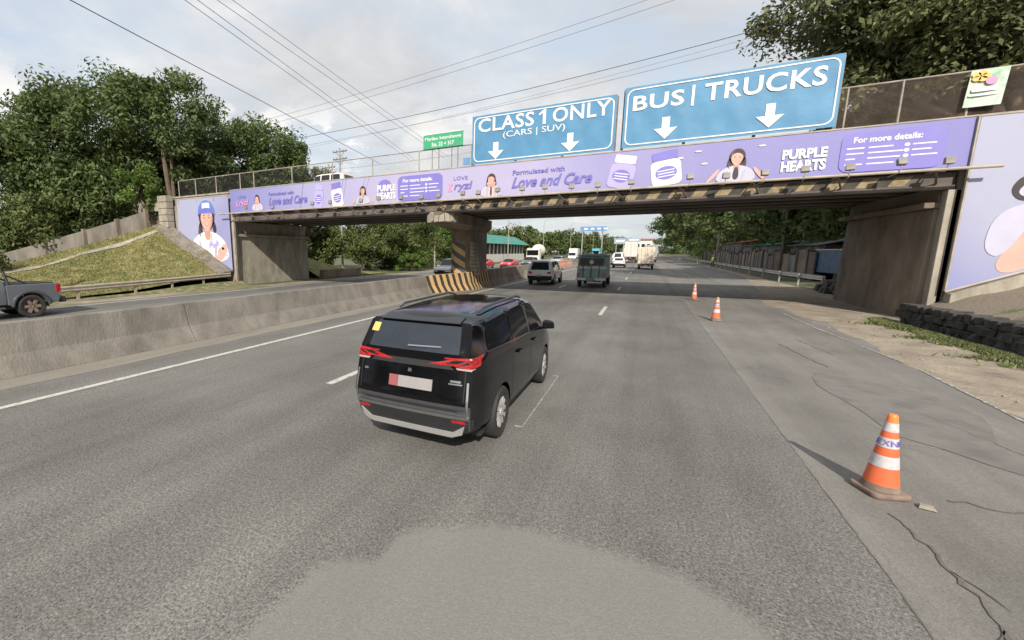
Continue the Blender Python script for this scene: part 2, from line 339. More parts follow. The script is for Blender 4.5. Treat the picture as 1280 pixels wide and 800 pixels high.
def fastmesh(name, V, F, m, parent=None):
    me = bpy.data.meshes.new(name); nv = len(V); nf = len(F); k = F.shape[1]
    me.vertices.add(nv); me.vertices.foreach_set('co', V.astype(np.float32).ravel())
    me.loops.add(nf*k); me.loops.foreach_set('vertex_index', F.astype(np.int32).ravel())
    me.polygons.add(nf); me.polygons.foreach_set('loop_start', (np.arange(nf)*k).astype(np.int32)); me.polygons.foreach_set('loop_total', np.full(nf, k, np.int32))
    me.update(); me.validate(); me.materials.append(M[m]); o = bpy.data.objects.new(name, me); COL.objects.link(o)
    if parent: o.parent = parent
    return o

def leaves(rng, centers, radii, per, size, squash=.8):
    """leaf-sized quads gathered in clumps"""
    n = len(centers)*per
    c = np.repeat(np.asarray(centers), per, 0); r = np.repeat(np.asarray(radii), per)[:, None]
    d = rng.normal(size=(n, 3)); d /= np.linalg.norm(d, axis=1)[:, None]
    rad = rng.random((n, 1))**.45; p = c + d*r*rad*np.array([1, 1, squash])
    nrm = d*.7 + rng.normal(size=(n, 3))*.6 + np.array([0, 0, .35]); nrm /= np.linalg.norm(nrm, axis=1)[:, None]
    t = np.cross(nrm, rng.normal(size=(n, 3))); t /= np.linalg.norm(t, axis=1)[:, None]; b = np.cross(nrm, t)
    s = size*(.6+.8*rng.random((n, 1))); w_ = s*.42
    V = np.stack([p-t*s*.5, p+b*w_*.5+nrm*s*.06, p+t*s*.5, p-b*w_*.5+nrm*s*.06], 1).reshape(-1, 3)
    return V, np.arange(n*4).reshape(-1, 4)

def crown_clumps(rng, c, rad, n, cl, low=-1.0, hollow=.55):
    out_ = []
    while len(out_) < n:
        d = rng.normal(size=3); d /= np.linalg.norm(d)
        if d[2] < low: continue
        k = hollow+(1-hollow)*rng.random()**.6
        lump = 1+.16*math.sin(3.1*d[0]+c[0])*math.cos(4*d[1]+c[1])+.10*math.sin(7*d[2]+5*d[0])
        out_.append(np.array(c)+d*np.array(rad)*k*lump)
    return np.array(out_), cl*(.6+.8*rng.random(n))

def tree(name, label, cat, base, crowns, trunk_r, trunk_h, leaf='leaf_dark', size=.3, per=120, seed=1, group=None, forks=3, limbr=.35, trunk_pts=None, low=-.75):
    rng = np.random.default_rng(seed); rnd = random.Random(seed)
    t = thing(name, label, cat, base, 0, group); B = np.array(base)
    tr = MB(); top = Vector((rnd.uniform(-.3, .3), rnd.uniform(-.3, .3), trunk_h))
    mid = Vector((top.x*.3+rnd.uniform(-.2, .2), top.y*.5, trunk_h*.5))
    tr.path([(0, 0, -.2), (0, 0, .4), mid, top], [trunk_r*1.5, trunk_r*1.1, trunk_r*.9, trunk_r*.7], 9)
    allc = []; allr = []
    for (c, rad, n, cl) in crowns:
        C_, R_ = crown_clumps(rng, np.array(c)-B, rad, n, cl, low)
        allc.append(C_); allr.append(R_)
        cc = Vector(c)-Vector(base)
        for k in range(forks):
            a = top.lerp(cc, .45)+Vector((rnd.uniform(-1, 1)*rad[0]*.35, rnd.uniform(-1, 1)*rad[1]*.35, rnd.uniform(-.3, .2)*rad[2]))
            e = Vector(C_[rnd.randrange(len(C_))])
            tr.path([top, a, a.lerp(e, .6)+Vector((0, 0, .3)), e], [trunk_r*.6, trunk_r*limbr, trunk_r*.2, trunk_r*.07], 6)
            for q in range(2):
                e2 = Vector(C_[rnd.randrange(len(C_))]); tr.path([a, a.lerp(e2, .5)+Vector((0, 0, .4)), e2], [trunk_r*.28, trunk_r*.15, trunk_r*.05], 5)
    tr.build('trunk', 'bark', t, smooth='all')
    V, F = leaves(rng, np.concatenate(allc), np.concatenate(allr), per, size)
    fastmesh('crown', V, F, leaf, t)
    return t

def text_obj(s, w_, h_, m, parent, loc, rot=(math.pi/2, 0, 0), name='lettering', bold=0.0, shear=0.0, depth=.004, spacing=1.0, align='C'):
    """lettering fitted into w_ x h_ metres, centred on loc"""
    cu = bpy.data.curves.new(name, 'FONT'); cu.body = s; cu.size = 1; cu.offset = bold; cu.shear = shear; cu.space_character = spacing; cu.align_x = 'CENTER'; cu.resolution_u = 3
    ob = bpy.data.objects.new(name, cu); COL.objects.link(ob); dg = bpy.context.evaluated_depsgraph_get()
    me = bpy.data.meshes.new_from_object(ob.evaluated_get(dg)); bpy.data.objects.remove(ob, do_unlink=True)
    vs_ = np.array([v.co[:] for v in me.vertices]); mn = vs_.min(0); mx = vs_.max(0); c = (mn+mx)/2; sx = w_/(mx[0]-mn[0]); sy = h_/(mx[1]-mn[1])
    for v in me.vertices: v.co = ((v.co.x-c[0])*sx, (v.co.y-c[1])*sy, 0)
    me.materials.clear(); me.materials.append(M[m]); o = bpy.data.objects.new(name, me); COL.objects.link(o); o.parent = parent; o.location = loc; o.rotation_euler = rot
    return o

def ellpts(cx, cz, rx, rz, n=20, a0=0, a1=2*math.pi, rot=0):
    r = []
    for k in range(n):
        a = a0+(a1-a0)*k/(n if abs(a1-a0-2*math.pi) < 1e-6 else n-1); x = rx*math.cos(a); z = rz*math.sin(a)
        r.append((cx+x*math.cos(rot)-z*math.sin(rot), cz+x*math.sin(rot)+z*math.cos(rot)))
    return r
CLIP = [None]; SOFT = [False]
def chaikin(p, k=2):
    for _ in range(k):
        q = []
        for a, b in zip(p, p[1:]+p[:1]): q += [(a[0]*.75+b[0]*.25, a[1]*.75+b[1]*.25), (a[0]*.25+b[0]*.75, a[1]*.25+b[1]*.75)]
        p = q
    return p
def clip(p, cp):
    for i in range(len(cp)):
        a, b = cp[i], cp[(i+1) % len(cp)]; out_ = []
        def d(q): return (b[0]-a[0])*(q[1]-a[1])-(b[1]-a[1])*(q[0]-a[0])
        for k in range(len(p)):
            q, r = p[k], p[(k+1) % len(p)]; dq, dr = d(q), d(r)
            if dq >= 0: out_.append(q)
            if (dq >= 0) != (dr >= 0): t_ = dq/(dq-dr); out_.append((q[0]+(r[0]-q[0])*t_, q[1]+(r[1]-q[1])*t_))
        p = out_
        if len(p) < 3: return []
    return p
def flat(name, polys, m, parent, y, th=.003):
    last = None
    for p in polys:
        if CLIP[0] and len(p) < 12: p = chaikin(p)
        if CLIP[0]: p = clip(p, CLIP[0])
        if len(p) >= 3: mb = MB(); mb.wallpoly(p, y-th, y); last = mb.build(name, m, parent)
    return last
def rrect(x0, x1, z0, z1, r, n=5):
    pts = []
    for cx, cz, a in ((x1-r, z0+r, -90), (x1-r, z1-r, 0), (x0+r, z1-r, 90), (x0+r, z0+r, 180)):
        for k in range(n+1):
            t_ = math.radians(a+90*k/n); pts.append((cx+r*math.cos(t_), cz+r*math.sin(t_)))
    return pts

# ================================================================== SETTING
def struct(o): o['kind'] = 'structure'; return o
g = MB(); g.sheet([(-900, -120), (900, -120), (900, 1500), (-900, 1500)], -.05); struct(g.build('ground', 'ground'))
# carriageways
def strip(name, m, x0, x1, z, ya=-25, yb=900, jag0=0, jag1=0, step=1.2, seed=0, fn0=None, fn1=None):
    r = random.Random(seed); ys = []; y = ya
    while y < yb: ys.append(y); y += step if y < 60 else 20
    ys.append(yb); a = []; b = []
    for y in ys:
        a.append(((fn0(y) if fn0 else x0)+r.uniform(-jag0, jag0), y, z)); b.append(((fn1(y) if fn1 else x1)+r.uniform(-jag1, jag1), y, z))
    n = len(ys); mb = MB(); mb.add(a+b, [(i, n+i, n+i+1, i+1) for i in range(n-1)]); return mb.build(name, m)
struct(strip('dirt_verge', 'dirt', 4.6, 9.6, -.008, fn1=lambda y: 9.6))
struct(strip('shoulder', 'shoulder', 1.81, 5.3, -.004, jag1=.05, step=.35, seed=4, fn1=lambda y: 5.35+.22*math.sin(y*.42)+.1*math.sin(y*1.7) if y < 32 else 6.2+min(2.4, (y-32)*.12)))
struct(strip('road', 'asphalt', -10.9, 1.81, 0.0, jag1=.006, step=.5, seed=5))
struct(strip('oncoming_road', 'asphalt_far', -23.2, -11.1, 0.0, jag0=.12, seed=6, step=.8))
struct(strip('oncoming_verge', 'dirt', -24.6, -23.0, -.004, jag0=.25, seed=8))
struct(strip('gutter_dust', mat('dusty_asphalt', (.215, .195, .165), .9, .12, 1.5, worldco=True, stretch=(1, .2, 1), grain=.12), -11.0, -9.9, .004, ya=-25, yb=320, jag1=.07, step=.6, seed=9))
# pale camera-car blur laid in as asphalt, tar stain, repairs, cracks
PP = [(-3.2, -.9), (-2.7, .3), (-2.10, 1.55), (-2.10, 2.25), (-1.98, 2.42), (-1.72, 2.55), (-1.72, 2.95), (-1.50, 3.14), (-1.2, 3.34), (-1.02, 3.46), (-.74, 3.53), (-.4, 3.55), (.1, 3.56), (.45, 3.53), (.70, 3.42), (.88, 3.25), (1.0, 3.0), (1.15, 2.4), (1.3, .5), (1.4, -.9)]
def ringscale(f): return [(-.6+(x+.6)*f, .8+(y-.8)*f, .004) for x, y in PP]
pm = MB(); n_ = len(PP); R4 = [ringscale(f) for f in (1.03, .995, .96, .90)]; pm.add(sum(R4, []), [(r_*n_+k, (r_+1)*n_+k, (r_+1)*n_+(k+1) % n_, r_*n_+(k+1) % n_) for r_ in range(3) for k in range(n_)]+[tuple(range(4*n_-1, 3*n_-1, -1))])
pat = struct(pm.build('road_patch', 'smooth')); at_ = pat.data.attributes.new('worn', 'FLOAT', 'POINT')  # stands in for the blurred camera-car smear
for k in range(4*n_): at_.data[k].value = (0, .42, .85, 1.0)[k//n_]
bm = bmesh.new(); bm.from_mesh(pat.data); bmesh.ops.recalc_face_normals(bm, faces=bm.faces)
if sum(f.normal.z for f in bm.faces) < 0: bmesh.ops.reverse_faces(bm, faces=bm.faces)
bm.to_mesh(pat.data); bm.free()
def ribbon(mb, pts, w0, z, seed=0, jag=.5):
    r = random.Random(seed); P_ = []
    for a, b in zip(pts, pts[1:]):
        n = max(2, int(math.hypot(b[0]-a[0], b[1]-a[1])/.09))
        for k in range(n):
            t_ = k/n; P_.append((a[0]+(b[0]-a[0])*t_+r.uniform(-1, 1)*w0*jag, a[1]+(b[1]-a[1])*t_+r.uniform(-1, 1)*w0*jag))
    P_.append(pts[-1]); Lf = []; Rt = []
    for i, p in enumerate(P_):
        q = P_[min(i+1, len(P_)-1)]; o_ = P_[max(i-1, 0)]; dx, dy = q[0]-o_[0], q[1]-o_[1]; d = math.hypot(dx, dy) or 1; ww = w0*r.uniform(.25, 1)*.5*(math.sin(math.pi*(i+.5)/len(P_))**.3)
        Lf.append((p[0]-dy/d*ww, p[1]+dx/d*ww, z)); Rt.append((p[0]+dy/d*ww, p[1]-dx/d*ww, z))
    n = len(P_); mb.add(Lf+Rt, [(n+i, n+i+1, i+1, i) for i in range(n-1)])
cr = MB()
ribbon(cr, [(1.81, y_) for y_ in (-4, 3, 9)], .014, .004, 21, .5); ribbon(cr, [(1.81, y_) for y_ in (9, 16, 30)], .018, .004, 22, .5)
ribbon(cr, [(2.22, 5.35), (2.27, 4.9), (2.26, 4.5), (2.29, 4.2), (2.24, 3.9), (2.2, 3.3), (2.1, 2.5)], .042, .004, 1, .6); ribbon(cr, [(2.26, 4.55), (2.36, 4.4), (2.40, 4.2)], .02, .004, 12, .6); ribbon(cr, [(2.25, 3.95), (2.15, 3.8), (2.13, 3.6)], .02, .004, 13, .6)
ribbon(cr, [(2.80, 5.92), (2.95, 5.98), (3.12, 5.9), (3.35, 6.0), (3.6, 6.03)], .05, .004, 2, .6)
ribbon(cr, [(3.3, 14.5), (3.45, 12.9), (3.6, 11.9)], .03, .004, 3, 1.2); ribbon(cr, [(3.75, 9.6), (4.0, 8.6), (4.3, 7.6)], .03, .004, 33, 1.2)
ribbon(cr, [(3.9, 15.5), (4.1, 13.4)], .03, .004, 6, 1.2)
cr.build('road_crack', 'tar')['kind'] = 'structure'
tp = MB(); tp.sheet([(3.7+.75*math.cos(a)*(1+.22*math.sin(3*a+1)), 9.3+2.1*math.sin(a)*(1+.15*math.sin(4*a))) for a in [k*.2618 for k in range(24)]], .0025)
struct(tp.build('tar_stain', mat('dark_worn_asphalt', (.128, .118, .112), .85, .2, 2.2, worldco=True, col2=(.172, .163, .150), thr=(.35, .58))))
# painted markings
ln = MB(); ln.sheet([(-8.86, -25), (-8.70, -25), (-8.70, 300), (-8.86, 300)], .006); struct(ln.build('edge_line', 'line'))
ln = MB(); ln.sheet([(-12.0, -25), (-11.87, -25), (-11.87, 300), (-12.0, 300)], .006); ln.sheet([(-22.6, -25), (-22.45, -25), (-22.45, 300), (-22.6, 300)], .006); struct(ln.build('oncoming_edge_line', 'line'))
ln = MB()
for k in range(-1, 24):
    y = 5.95+12*k
    if k >= 0: ln.sheet([(-5.10, y), (-4.95, y), (-4.95, y+3), (-5.10, y+3)], .006)
    ln.sheet([(-15.6, y), (-15.45, y), (-15.45, y+3), (-15.6, y+3)], .006); ln.sheet([(-19.1, y), (-18.95, y), (-18.95, y+3), (-19.1, y+3)], .006)
    if k >= 1: ln.sheet([(-1.47, y-.2), (-1.33, y-.2), (-1.33, y+2.7), (-1.47, y+2.7)], .006)
struct(ln.build('lane_line', 'line'))
ln = MB(); y0, y1 = 5.68, 8.52
for a, b, c_, d in ((-1.36, y0, -1.34, y1), (-1.46, y0, -1.361, y0+.04), (-1.46, y1-.05, -1.361, y1)): ln.sheet([(a, b), (c_, b), (c_, d), (a, d)], .006)
struct(ln.build('worn_lane_line', 'lineworn'))
ln = MB()
for pts, ww in ((([(4.98, 22.2), (5.0, 18), (5.10, 15.6)]), .10), (([(5.13, 15.1), (5.22, 13.2)]), .09), (([(5.20, 12.6), (5.16, 11.6), (5.08, 10.2), (5.0, 9.2)]), .10), (([(5.46, 33), (5.44, 60), (5.5, 150)]), .14), (([(3.0, 7.5), (3.5, 7.55)]), .015)): ribbon(ln, pts, ww, .006, int(ww*100), .12)
struct(ln.build('right_edge_line', 'lineworn'))

# ------------------------------------------------------------------ left embankment with grass
def lerp3(a, b, t_): return tuple(a[i]+(b[i]-a[i])*t_ for i in range(3))
TOE = [(-25.2, 3, .0), (-25.6, 8, .02), (-26.2, 14, .18), (-26.9, 21.5, .95)]
TOPL = [(-52, 6, .3), (-41, 12.9, 1.35), (-37.2, 16.8, 2.9), (-34.2, 21.3, 4.75)]
def pl(P_, t_):
    k = min(int(t_*3), 2); return lerp3(P_[k], P_[k+1], t_*3-k)
rb = random.Random(3)
def emb(u, v):
    p = lerp3(pl(TOE, u), pl(TOPL, u), v); b = .12*math.sin(p[0]*1.3+p[1])*math.sin(v*math.pi)+.06*math.sin(p[0]*3.7)*math.sin(p[1]*2.9)*(math.sin(v*math.pi))
    return (p[0], p[1], p[2]+b)
emb_o = struct(grid_mesh('embankment', emb, 60, 30, 'grass'))
def emb2(u, v):   # flat top beyond the fence, carrying the trees
    a = pl(TOPL, u); b = (-75, 40*u+5, 3.4*u+.2); return lerp3(a, b, v)
struct(grid_mesh('embankment_top', emb2, 12, 6, 'grass'))
def verge(u, v):
    return (-23.2-2.8*v, 3+18.5*u, .0+.10*v*math.sin(u*9)+(.25 if v > .9 else 0)*u)
struct(grid_mesh('grass_verge', verge, 40, 6, mat('verge_grass', (.10, .115, .035), .95, .1, 2.2, worldco=True, col2=(.24, .20, .12), thr=(.42, .6), bump=.5, bscale=14, grain=.3)))
# grass blades tufts on embankment
rng = np.random.default_rng(7); nb = 26000
U = rng.random(nb); Vv = rng.random(nb)**.9; pts = np.array([emb(a, b) for a, b in zip(U, Vv)])
def blades(pts, h, rng):
    n = len(pts); a = rng.random(n)*6.283; dx = np.stack([np.cos(a), np.sin(a), np.zeros(n)], 1)*.03; lean = rng.normal(size=(n, 3))*.05; lean[:, 2] = h*(.5+rng.random(n))
    V = np.stack([pts-dx, pts+dx, pts+lean], 1).reshape(-1, 3); return V, np.arange(n*3).reshape(-1, 3)
M['blade'] = leafmat('grass_blade', (.12, .135, .04), (.38, .33, .15))
V, F = blades(pts, .10, rng); o = fastmesh('grass', V, F, 'blade'); tagd(o, 'short dry grass covering the left embankment slope', 'grass', kind='stuff')
gy = 13.5+rng.random(9000)*8; pts = np.stack([7.72-np.abs(rng.normal(size=9000))*(.16+.16*(np.sin(gy*2.3)+1)*(.6+.4*np.sin(gy*7))), gy, np.zeros(9000)], 1)
M['blade2'] = leafmat('green_blade', (.08, .10, .03), (.22, .24, .10))
V, F = blades(pts, .07, rng); o = fastmesh('grass', V, F, 'blade2'); tagd(o, 'green roadside grass strip at the foot of the dark rubble wall', 'grass', kind='stuff')

# concrete drain running up the slope
dr = MB()
for k in range(24):
    a = lerp3((-33.2, 12.6, 0), (-34.4, 19.6, 0), k/24)
def on_emb(u, v, dz=0): p = emb(u, v); return (p[0], p[1], p[2]+dz)
path = [(0.22+.72*k/30, .80-.0*k/30+.12*(k/30)**2*0) for k in range(31)]
path = [(.18+.75*k/30, .62+.24*k/30) for k in range(31)]
vs_ = []
for (u, v) in path:
    vs_ += [on_emb(u, v, .05), on_emb(u, v+.05, .07)]
dr = MB(); dr.add(vs_, [(2*i, 2*i+2, 2*i+3, 2*i+1) for i in range(30)]); dr.build('drain_kerb', 'conc_light')
tagd(bpy.data.objects['drain_kerb'], 'narrow pale concrete drain running diagonally up the grass slope', 'drain')
sl = MB(); vs_ = []
for k in range(21):
    v = k/20; vs_ += [on_emb(.935-.0*v, v, .05), on_emb(.998, v, .07)]
sl.add(vs_, [(2*i, 2*i+2, 2*i+3, 2*i+1) for i in range(20)]); tagd(sl.build('slope_edging', 'concrete'), 'rough concrete edging sloping along the foot of the cap portrait billboard', 'edging')

# ------------------------------------------------------------------ overpass
br = thing('overpass', 'long stained concrete road bridge crossing over the highway', 'bridge', (0, 0, 0))
YF, YB = 21.75, 30.0
mb = MB(); mb.box(-75, 60, YF+.35, YB-.3, 5.05, 5.72); mb.build('deck', 'girder', br)
# front edge beam with drip ledge, stepped
mb = MB(); mb.box(-26.6, 8.95, YF, YF+.34, 4.66, 5.08); mb.box(-26.6, 8.95, YF-.10, YF+.3, 4.52, 4.655); mb.build('edge_beam', 'girder', br)
mb = MB(); mb.box(-26.6, 8.95, YB-.29, YB, 4.66, 5.6); mb.build('edge_beam', 'girder', br)
for y in (22.9, 24.6, 26.3, 28.0, 29.3):
    mb = MB(); mb.box(-26.9, 8.75, y-.11, y+.11, 4.72, 5.045); mb.box(-26.9, 8.75, y-.26, y+.26, 4.655, 4.715); mb.build('girder', 'girder', br)
for x in (-22.5, -18.5, -14.5, -7, -3, 1, 5):
    mb = MB(); mb.box(x-.09, x+.09, 22.3, 29.6, 4.80, 5.03); mb.build('cross_beam', 'girder', br)
# painted hazard stripes on edge beam
mb = MB(); mbb = MB(); x = -10.3; k = 0
while x < 7.7:
    q = [(x, 4.70), (x+.42, 4.70), (x+.62, 5.02), (x+.20, 5.02)]
    (mb if k % 2 == 0 else mbb).wallpoly(q, YF-.006, YF-.001); x += .42; k += 1
mb.build('yellow_stripe', 'dullyellow', br); mbb.build('black_stripe', 'dustyp', br)
# parapets behind banner
mb = MB(); mb.box(-75, 60, YF+.02, YF+.22, 5.75, 6.62); mb.box(-75, 60, YF-.05, YF+.29, 6.625, 6.74); mb.build('parapet', 'conc_light', br)
mb = MB(); mb.box(-75, 60, YB-.3, YB-.1, 5.75, 6.62); mb.build('parapet', 'stain', br)
# diagonal brackets of left span
x = -26.0
while x < 8.5:
    mb = MB(); mb.path([(x, YF-.75, 5.03), (x+.32, YF-.02, 4.72)], .035, 5); mb.path([(x, YF-.75, 5.05), (x, YF-.02, 5.05)], .03, 5); mb.build('bracket', 'rust', br); x += 1.45 if x < -9 else 2.4
mb = MB(); mb.tube((-27.4, YF-.8, 5.09), (9.6, YF-.8, 5.09), .05, n=8); mb.build('pipe_rail', 'pipe', br)
# abutments
mb = MB(); mb.hexa([(8.62, 22.0, -.1), (9.9, 22.0, -.1), (9.9, 29.4, -.1), (8.62, 29.4, -.1)], [(8.72, 22.0, 3.92), (9.9, 22.0, 3.92), (9.9, 29.4, 3.92), (8.72, 29.4, 3.92)])
mb.box(8.42, 9.9, 21.95, 29.6, 3.925, 4.12)
mb.box(8.78, 9.9, 22.05, 29.5, 4.125, 4.64); ab = mb.build('abutment', 'stain', br, bevel=.03)
mb = MB(); mb.box(8.80, 9.12, 21.62, 21.98, -.1, 4.5); mb.build('corner_pilaster', 'conc_light', br, bevel=.02)
mb = MB(); mb.box(9.0, 24, 21.62, 22.0, -.1, 6.6); mb.build('wing_wall', 'stain', br)
mb = MB(); mb.hexa([(-29.5, 22.0, -.1), (-26.88, 22.0, -.1), (-26.88, 29.6, -.1), (-29.5, 29.6, -.1)], [(-29.5, 22.0, 3.5), (-26.95, 22.0, 3.5), (-26.95, 29.6, 3.5), (-29.5, 29.6, 3.5)])
mb.box(-29.5, -26.80, 21.98, 29.7, 3.505, 3.72); mb.box(-29.5, -27.15, 22.1, 29.6, 3.725, 4.64); mb.build('abutment', 'conc_light', br, bevel=.03)
mb = MB(); mb.wallpoly([(-35.2, 3.0), (-26.78, 0.0), (-26.78, 5.0), (-26.78, 6.0), (-35.2, 6.0)], 21.62, 22.0); mb.build('wing_wall', 'conc_light', br)
mb = MB(); mb.box(-26.75, -26.62, 21.55, 21.7, 0, 4.9); mb.build('corner_post', 'pipe', br)
# approach fill behind walls
mb = MB(); mb.box(-75, -29.6, 22.1, 29.8, -.1, 5.04); mb.build('approach_fill', 'stain', br); mb = MB(); mb.box(9.95, 60, 22.1, 29.3, -.1, 5.04); mb.build('approach_fill', 'stain', br)
# pier: rounded-nose shaft and hammerhead cap
def skew(P_, k): return [(x+(30-y)*k, y) for x, y in P_]
def rounded(x0, x1, y0, y1, n=8):
    r = (x1-x0)/2; cx = (x0+x1)/2; pts = [(cx+r*math.cos(a), y0+r+r*math.sin(a)) for a in [math.pi+math.pi*k/n for k in range(n+1)]]
    return pts+[(cx+r*math.cos(a), y1-r+r*math.sin(a)) for a in [math.pi*k/n for k in range(n+1)]]
mb = MB(); mb.slab(skew(rounded(-11.47, -10.17, 25.7, 30.4), .03), -.1, 3.75); mb.build('pier', 'stain', br, smooth=True)
mb = MB()
pr = skew(rounded(-11.47, -10.17, 25.7, 30.4), .03); pr2 = skew(rounded(-11.55, -9.95, 21.5, 31.0), .07)
n_ = len(pr); mb.add([(x, y, 3.755) for x, y in pr]+[(x, y, 4.02) for x, y in pr2]+[(x, y, 4.60) for x, y in pr2], [tuple(range(n_-1, -1, -1))]+[(k, (k+1) % n_, n_+(k+1) % n_, n_+k) for k in range(n_)]+[(n_+k, n_+(k+1) % n_, 2*n_+(k+1) % n_, 2*n_+k) for k in range(n_)]+[tuple(range(2*n_, 3*n_))])
mb.build('pier_cap', 'stain', br, smooth=True)
# cracked pale render on the sunlit nose of the cap
rr = random.Random(11); mb = MB()
for k in range(9):
    a = math.pi+math.pi*(k+.1)/9; a2 = math.pi+math.pi*(k+.95)/9; r0 = .80; cx, cy = -10.22, 22.3
    z0 = 3.98+rr.uniform(0, .12); z1 = 4.5+rr.uniform(-.12, .12); z0b = 3.98+rr.uniform(0, .12); z1b = 4.5+rr.uniform(-.12, .12)
    p = [(cx+r0*math.cos(a), cy+r0*math.sin(a), z0), (cx+r0*math.cos(a2), cy+r0*math.sin(a2), z0b)]; q = [(p[0][0], p[0][1], z1), (p[1][0], p[1][1], z1b)]
    r1 = r0+.05+rr.uniform(0, .05); p2 = [(cx+r1*math.cos(a), cy+r1*math.sin(a), z0+.03), (cx+r1*math.cos(a2), cy+r1*math.sin(a2), z0b+.03)]; q2 = [(p2[0][0], p2[0][1], z1-.05), (p2[1][0], p2[1][1], z1b-.05)]
    mb.hexa([p[0], p[1], p2[1], p2[0]], [q[0], q[1], q2[1], q2[0]])
mb.build('broken_render', 'conc_light', br)
# helical hazard stripes on the pier nose
def nose(u, z, r=.672):
    a = math.pi*(.86+.88*u); return (-10.70+r*math.cos(a), 26.36+r*math.sin(a), z)
for k in range(8):
    mb = MB(); z0 = .55+k*.36; n = 8; vs_ = []
    for i in range(n+1):
        u = i/n
        for dz in (0, .36): vs_.append(nose(u, max(.95, min(3.0, z0+1.0-1.15*u+dz-.5))))
    mb.add(vs_, [(2*i, 2*i+2, 2*i+3, 2*i+1) for i in range(n)]); mb.build('yellow_stripe' if k % 2 == 0 else 'black_stripe', 'yellow' if k % 2 == 0 else 'greyplastic', br)
# crumbled buttress of rubble against the pier
mb = MB(); rr = random.Random(5)
for k in range(9):
    z = .9+k*.24; xx = .16*(1-k/9); yy = 26.6
    mb.hexa([(-10.07, yy-.3, z), (-10.04+xx*1.5+.1, yy+rr.uniform(-.2, .1), z), (-10.04+xx+.05, yy+1.4-k*.12, z), (-10.09, yy+1.6-k*.1, z)], [(-10.07, yy-.3, z+.22), (-10.04+xx*1.4, yy+rr.uniform(-.2, .1), z+.2), (-10.04+xx*.9, yy+1.3-k*.12, z+.22), (-10.09, yy+1.5-k*.1, z+.2)])
mb.build('broken_buttress', 'conc_light', br)

# ------------------------------------------------------------------ median barriers
def barrier(name, ys, base, top, h, m, label, segs=None):
    """jersey profile along the road; base/top are functions giving half-profile x"""
    mb = MB(); n = len(ys); vs_ = []
    for y in ys:
        b = base(y); t_ = top(y); back = t_-.28; hh = h(y)
        vs_ += [(b, y, -.02), (b-.02*abs(b-t_), y, .02), (b-(b-t_)*.62, y, .42), (t_, y, hh), (back, y, hh), (back-.1, y, .3), (back-.14, y, -.02)]
    fs = []
    for i in range(n-1):
        for k in range(6): fs.append((7*i+k, 7*(i+1)+k, 7*(i+1)+k+1, 7*i+k+1))
    fs += [(0, 1, 2, 3, 4, 5, 6), tuple(7*(n-1)+k for k in (6, 5, 4, 3, 2, 1, 0))]
    mb.add(vs_, fs); return tagd(mb.build(name, m, bevel=.015), label, 'barrier')
def frange(a, b, s):
    r = []; 
    while a < b-1e-6: r.append(a); a += s
    return r+[b]
seglens = [(-14, -7.0), (-6.985, 0.6), (.615, 7.2), (7.215, 14.6), (14.615, 22.0)]
grp = 'concrete median barrier sections'
labs = ['concrete median barrier section behind the picture edge', 'concrete median barrier section nearest the left picture edge', 'concrete barrier section between the pickup and the first joint', 'long plain concrete barrier section just right of the visible joint', 'concrete barrier section running up to the yellow striped barrier']
for (a, b), lb in zip(seglens[1:], labs[1:]):
    tagd(barrier('median_barrier', frange(a, b, .9), lambda y: -10.68, lambda y: -11.12, lambda y: 1.03+.006*math.sin(y*2), 'concrete', lb), group=grp)
sb = lambda y: -10.95+1.42*min(1, (y-22)/3.7); st = lambda y: sb(y)-.30
sbar = barrier('striped_barrier', frange(22.02, 29.5, .5), sb, st, lambda y: 1.02+.10*min(1, (y-22)/3.7), 'yellow', 'yellow concrete barrier with black diagonal stripes flaring round the pier')
root = sbar; 
for k in range(15):
    y = 22.12+k*.5; yb_ = y+.0; mb = MB(); e = .006
    def sp(y, f):
        b = sb(y); t_ = st(y)
        if f < .4: x, z = b-(b-t_)*.62*(f/.4), .02+.40*(f/.4)
        else: q = (f-.4)/.6; x, z = (b-(b-t_)*.62)+(t_-(b-(b-t_)*.62))*q, .42+(.60+.10*min(1, (y-22)/3.7))*q
        return (x+e, y, z+e*.4)
    vs_ = []
    for f in (0, .2, .39, .41, .7, 1.0):
        sh = -.0+.18*(1-f); vs_ += [sp(min(29.45, y+sh), f), sp(min(29.48, y+.23+sh), f)]
    mb.add(vs_, [(2*i, 2*i+1, 2*i+3, 2*i+2) for i in range(5)]); mb.build('black_stripe', 'black_paint', sbar)
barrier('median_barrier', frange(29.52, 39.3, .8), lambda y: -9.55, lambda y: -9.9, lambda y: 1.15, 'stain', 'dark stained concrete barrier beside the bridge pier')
barrier('median_barrier', frange(39.6, 62.0, 1.5), lambda y: -10.9, lambda y: -11.35, lambda y: 1.0, 'concrete', 'lit concrete median barrier just beyond the bridge shadow')
barrier('median_barrier', frange(76.5, 320, 8), lambda y: -11.0, lambda y: -11.45, lambda y: 1.0, 'concrete', 'distant concrete median barrier beyond the orange blocks')
barrier('median_barrier', frange(24.0, 33.0, 1.0), lambda y: -11.75, lambda y: -12.0, lambda y: .95, 'concrete', 'concrete barrier on the oncoming side of the pier')
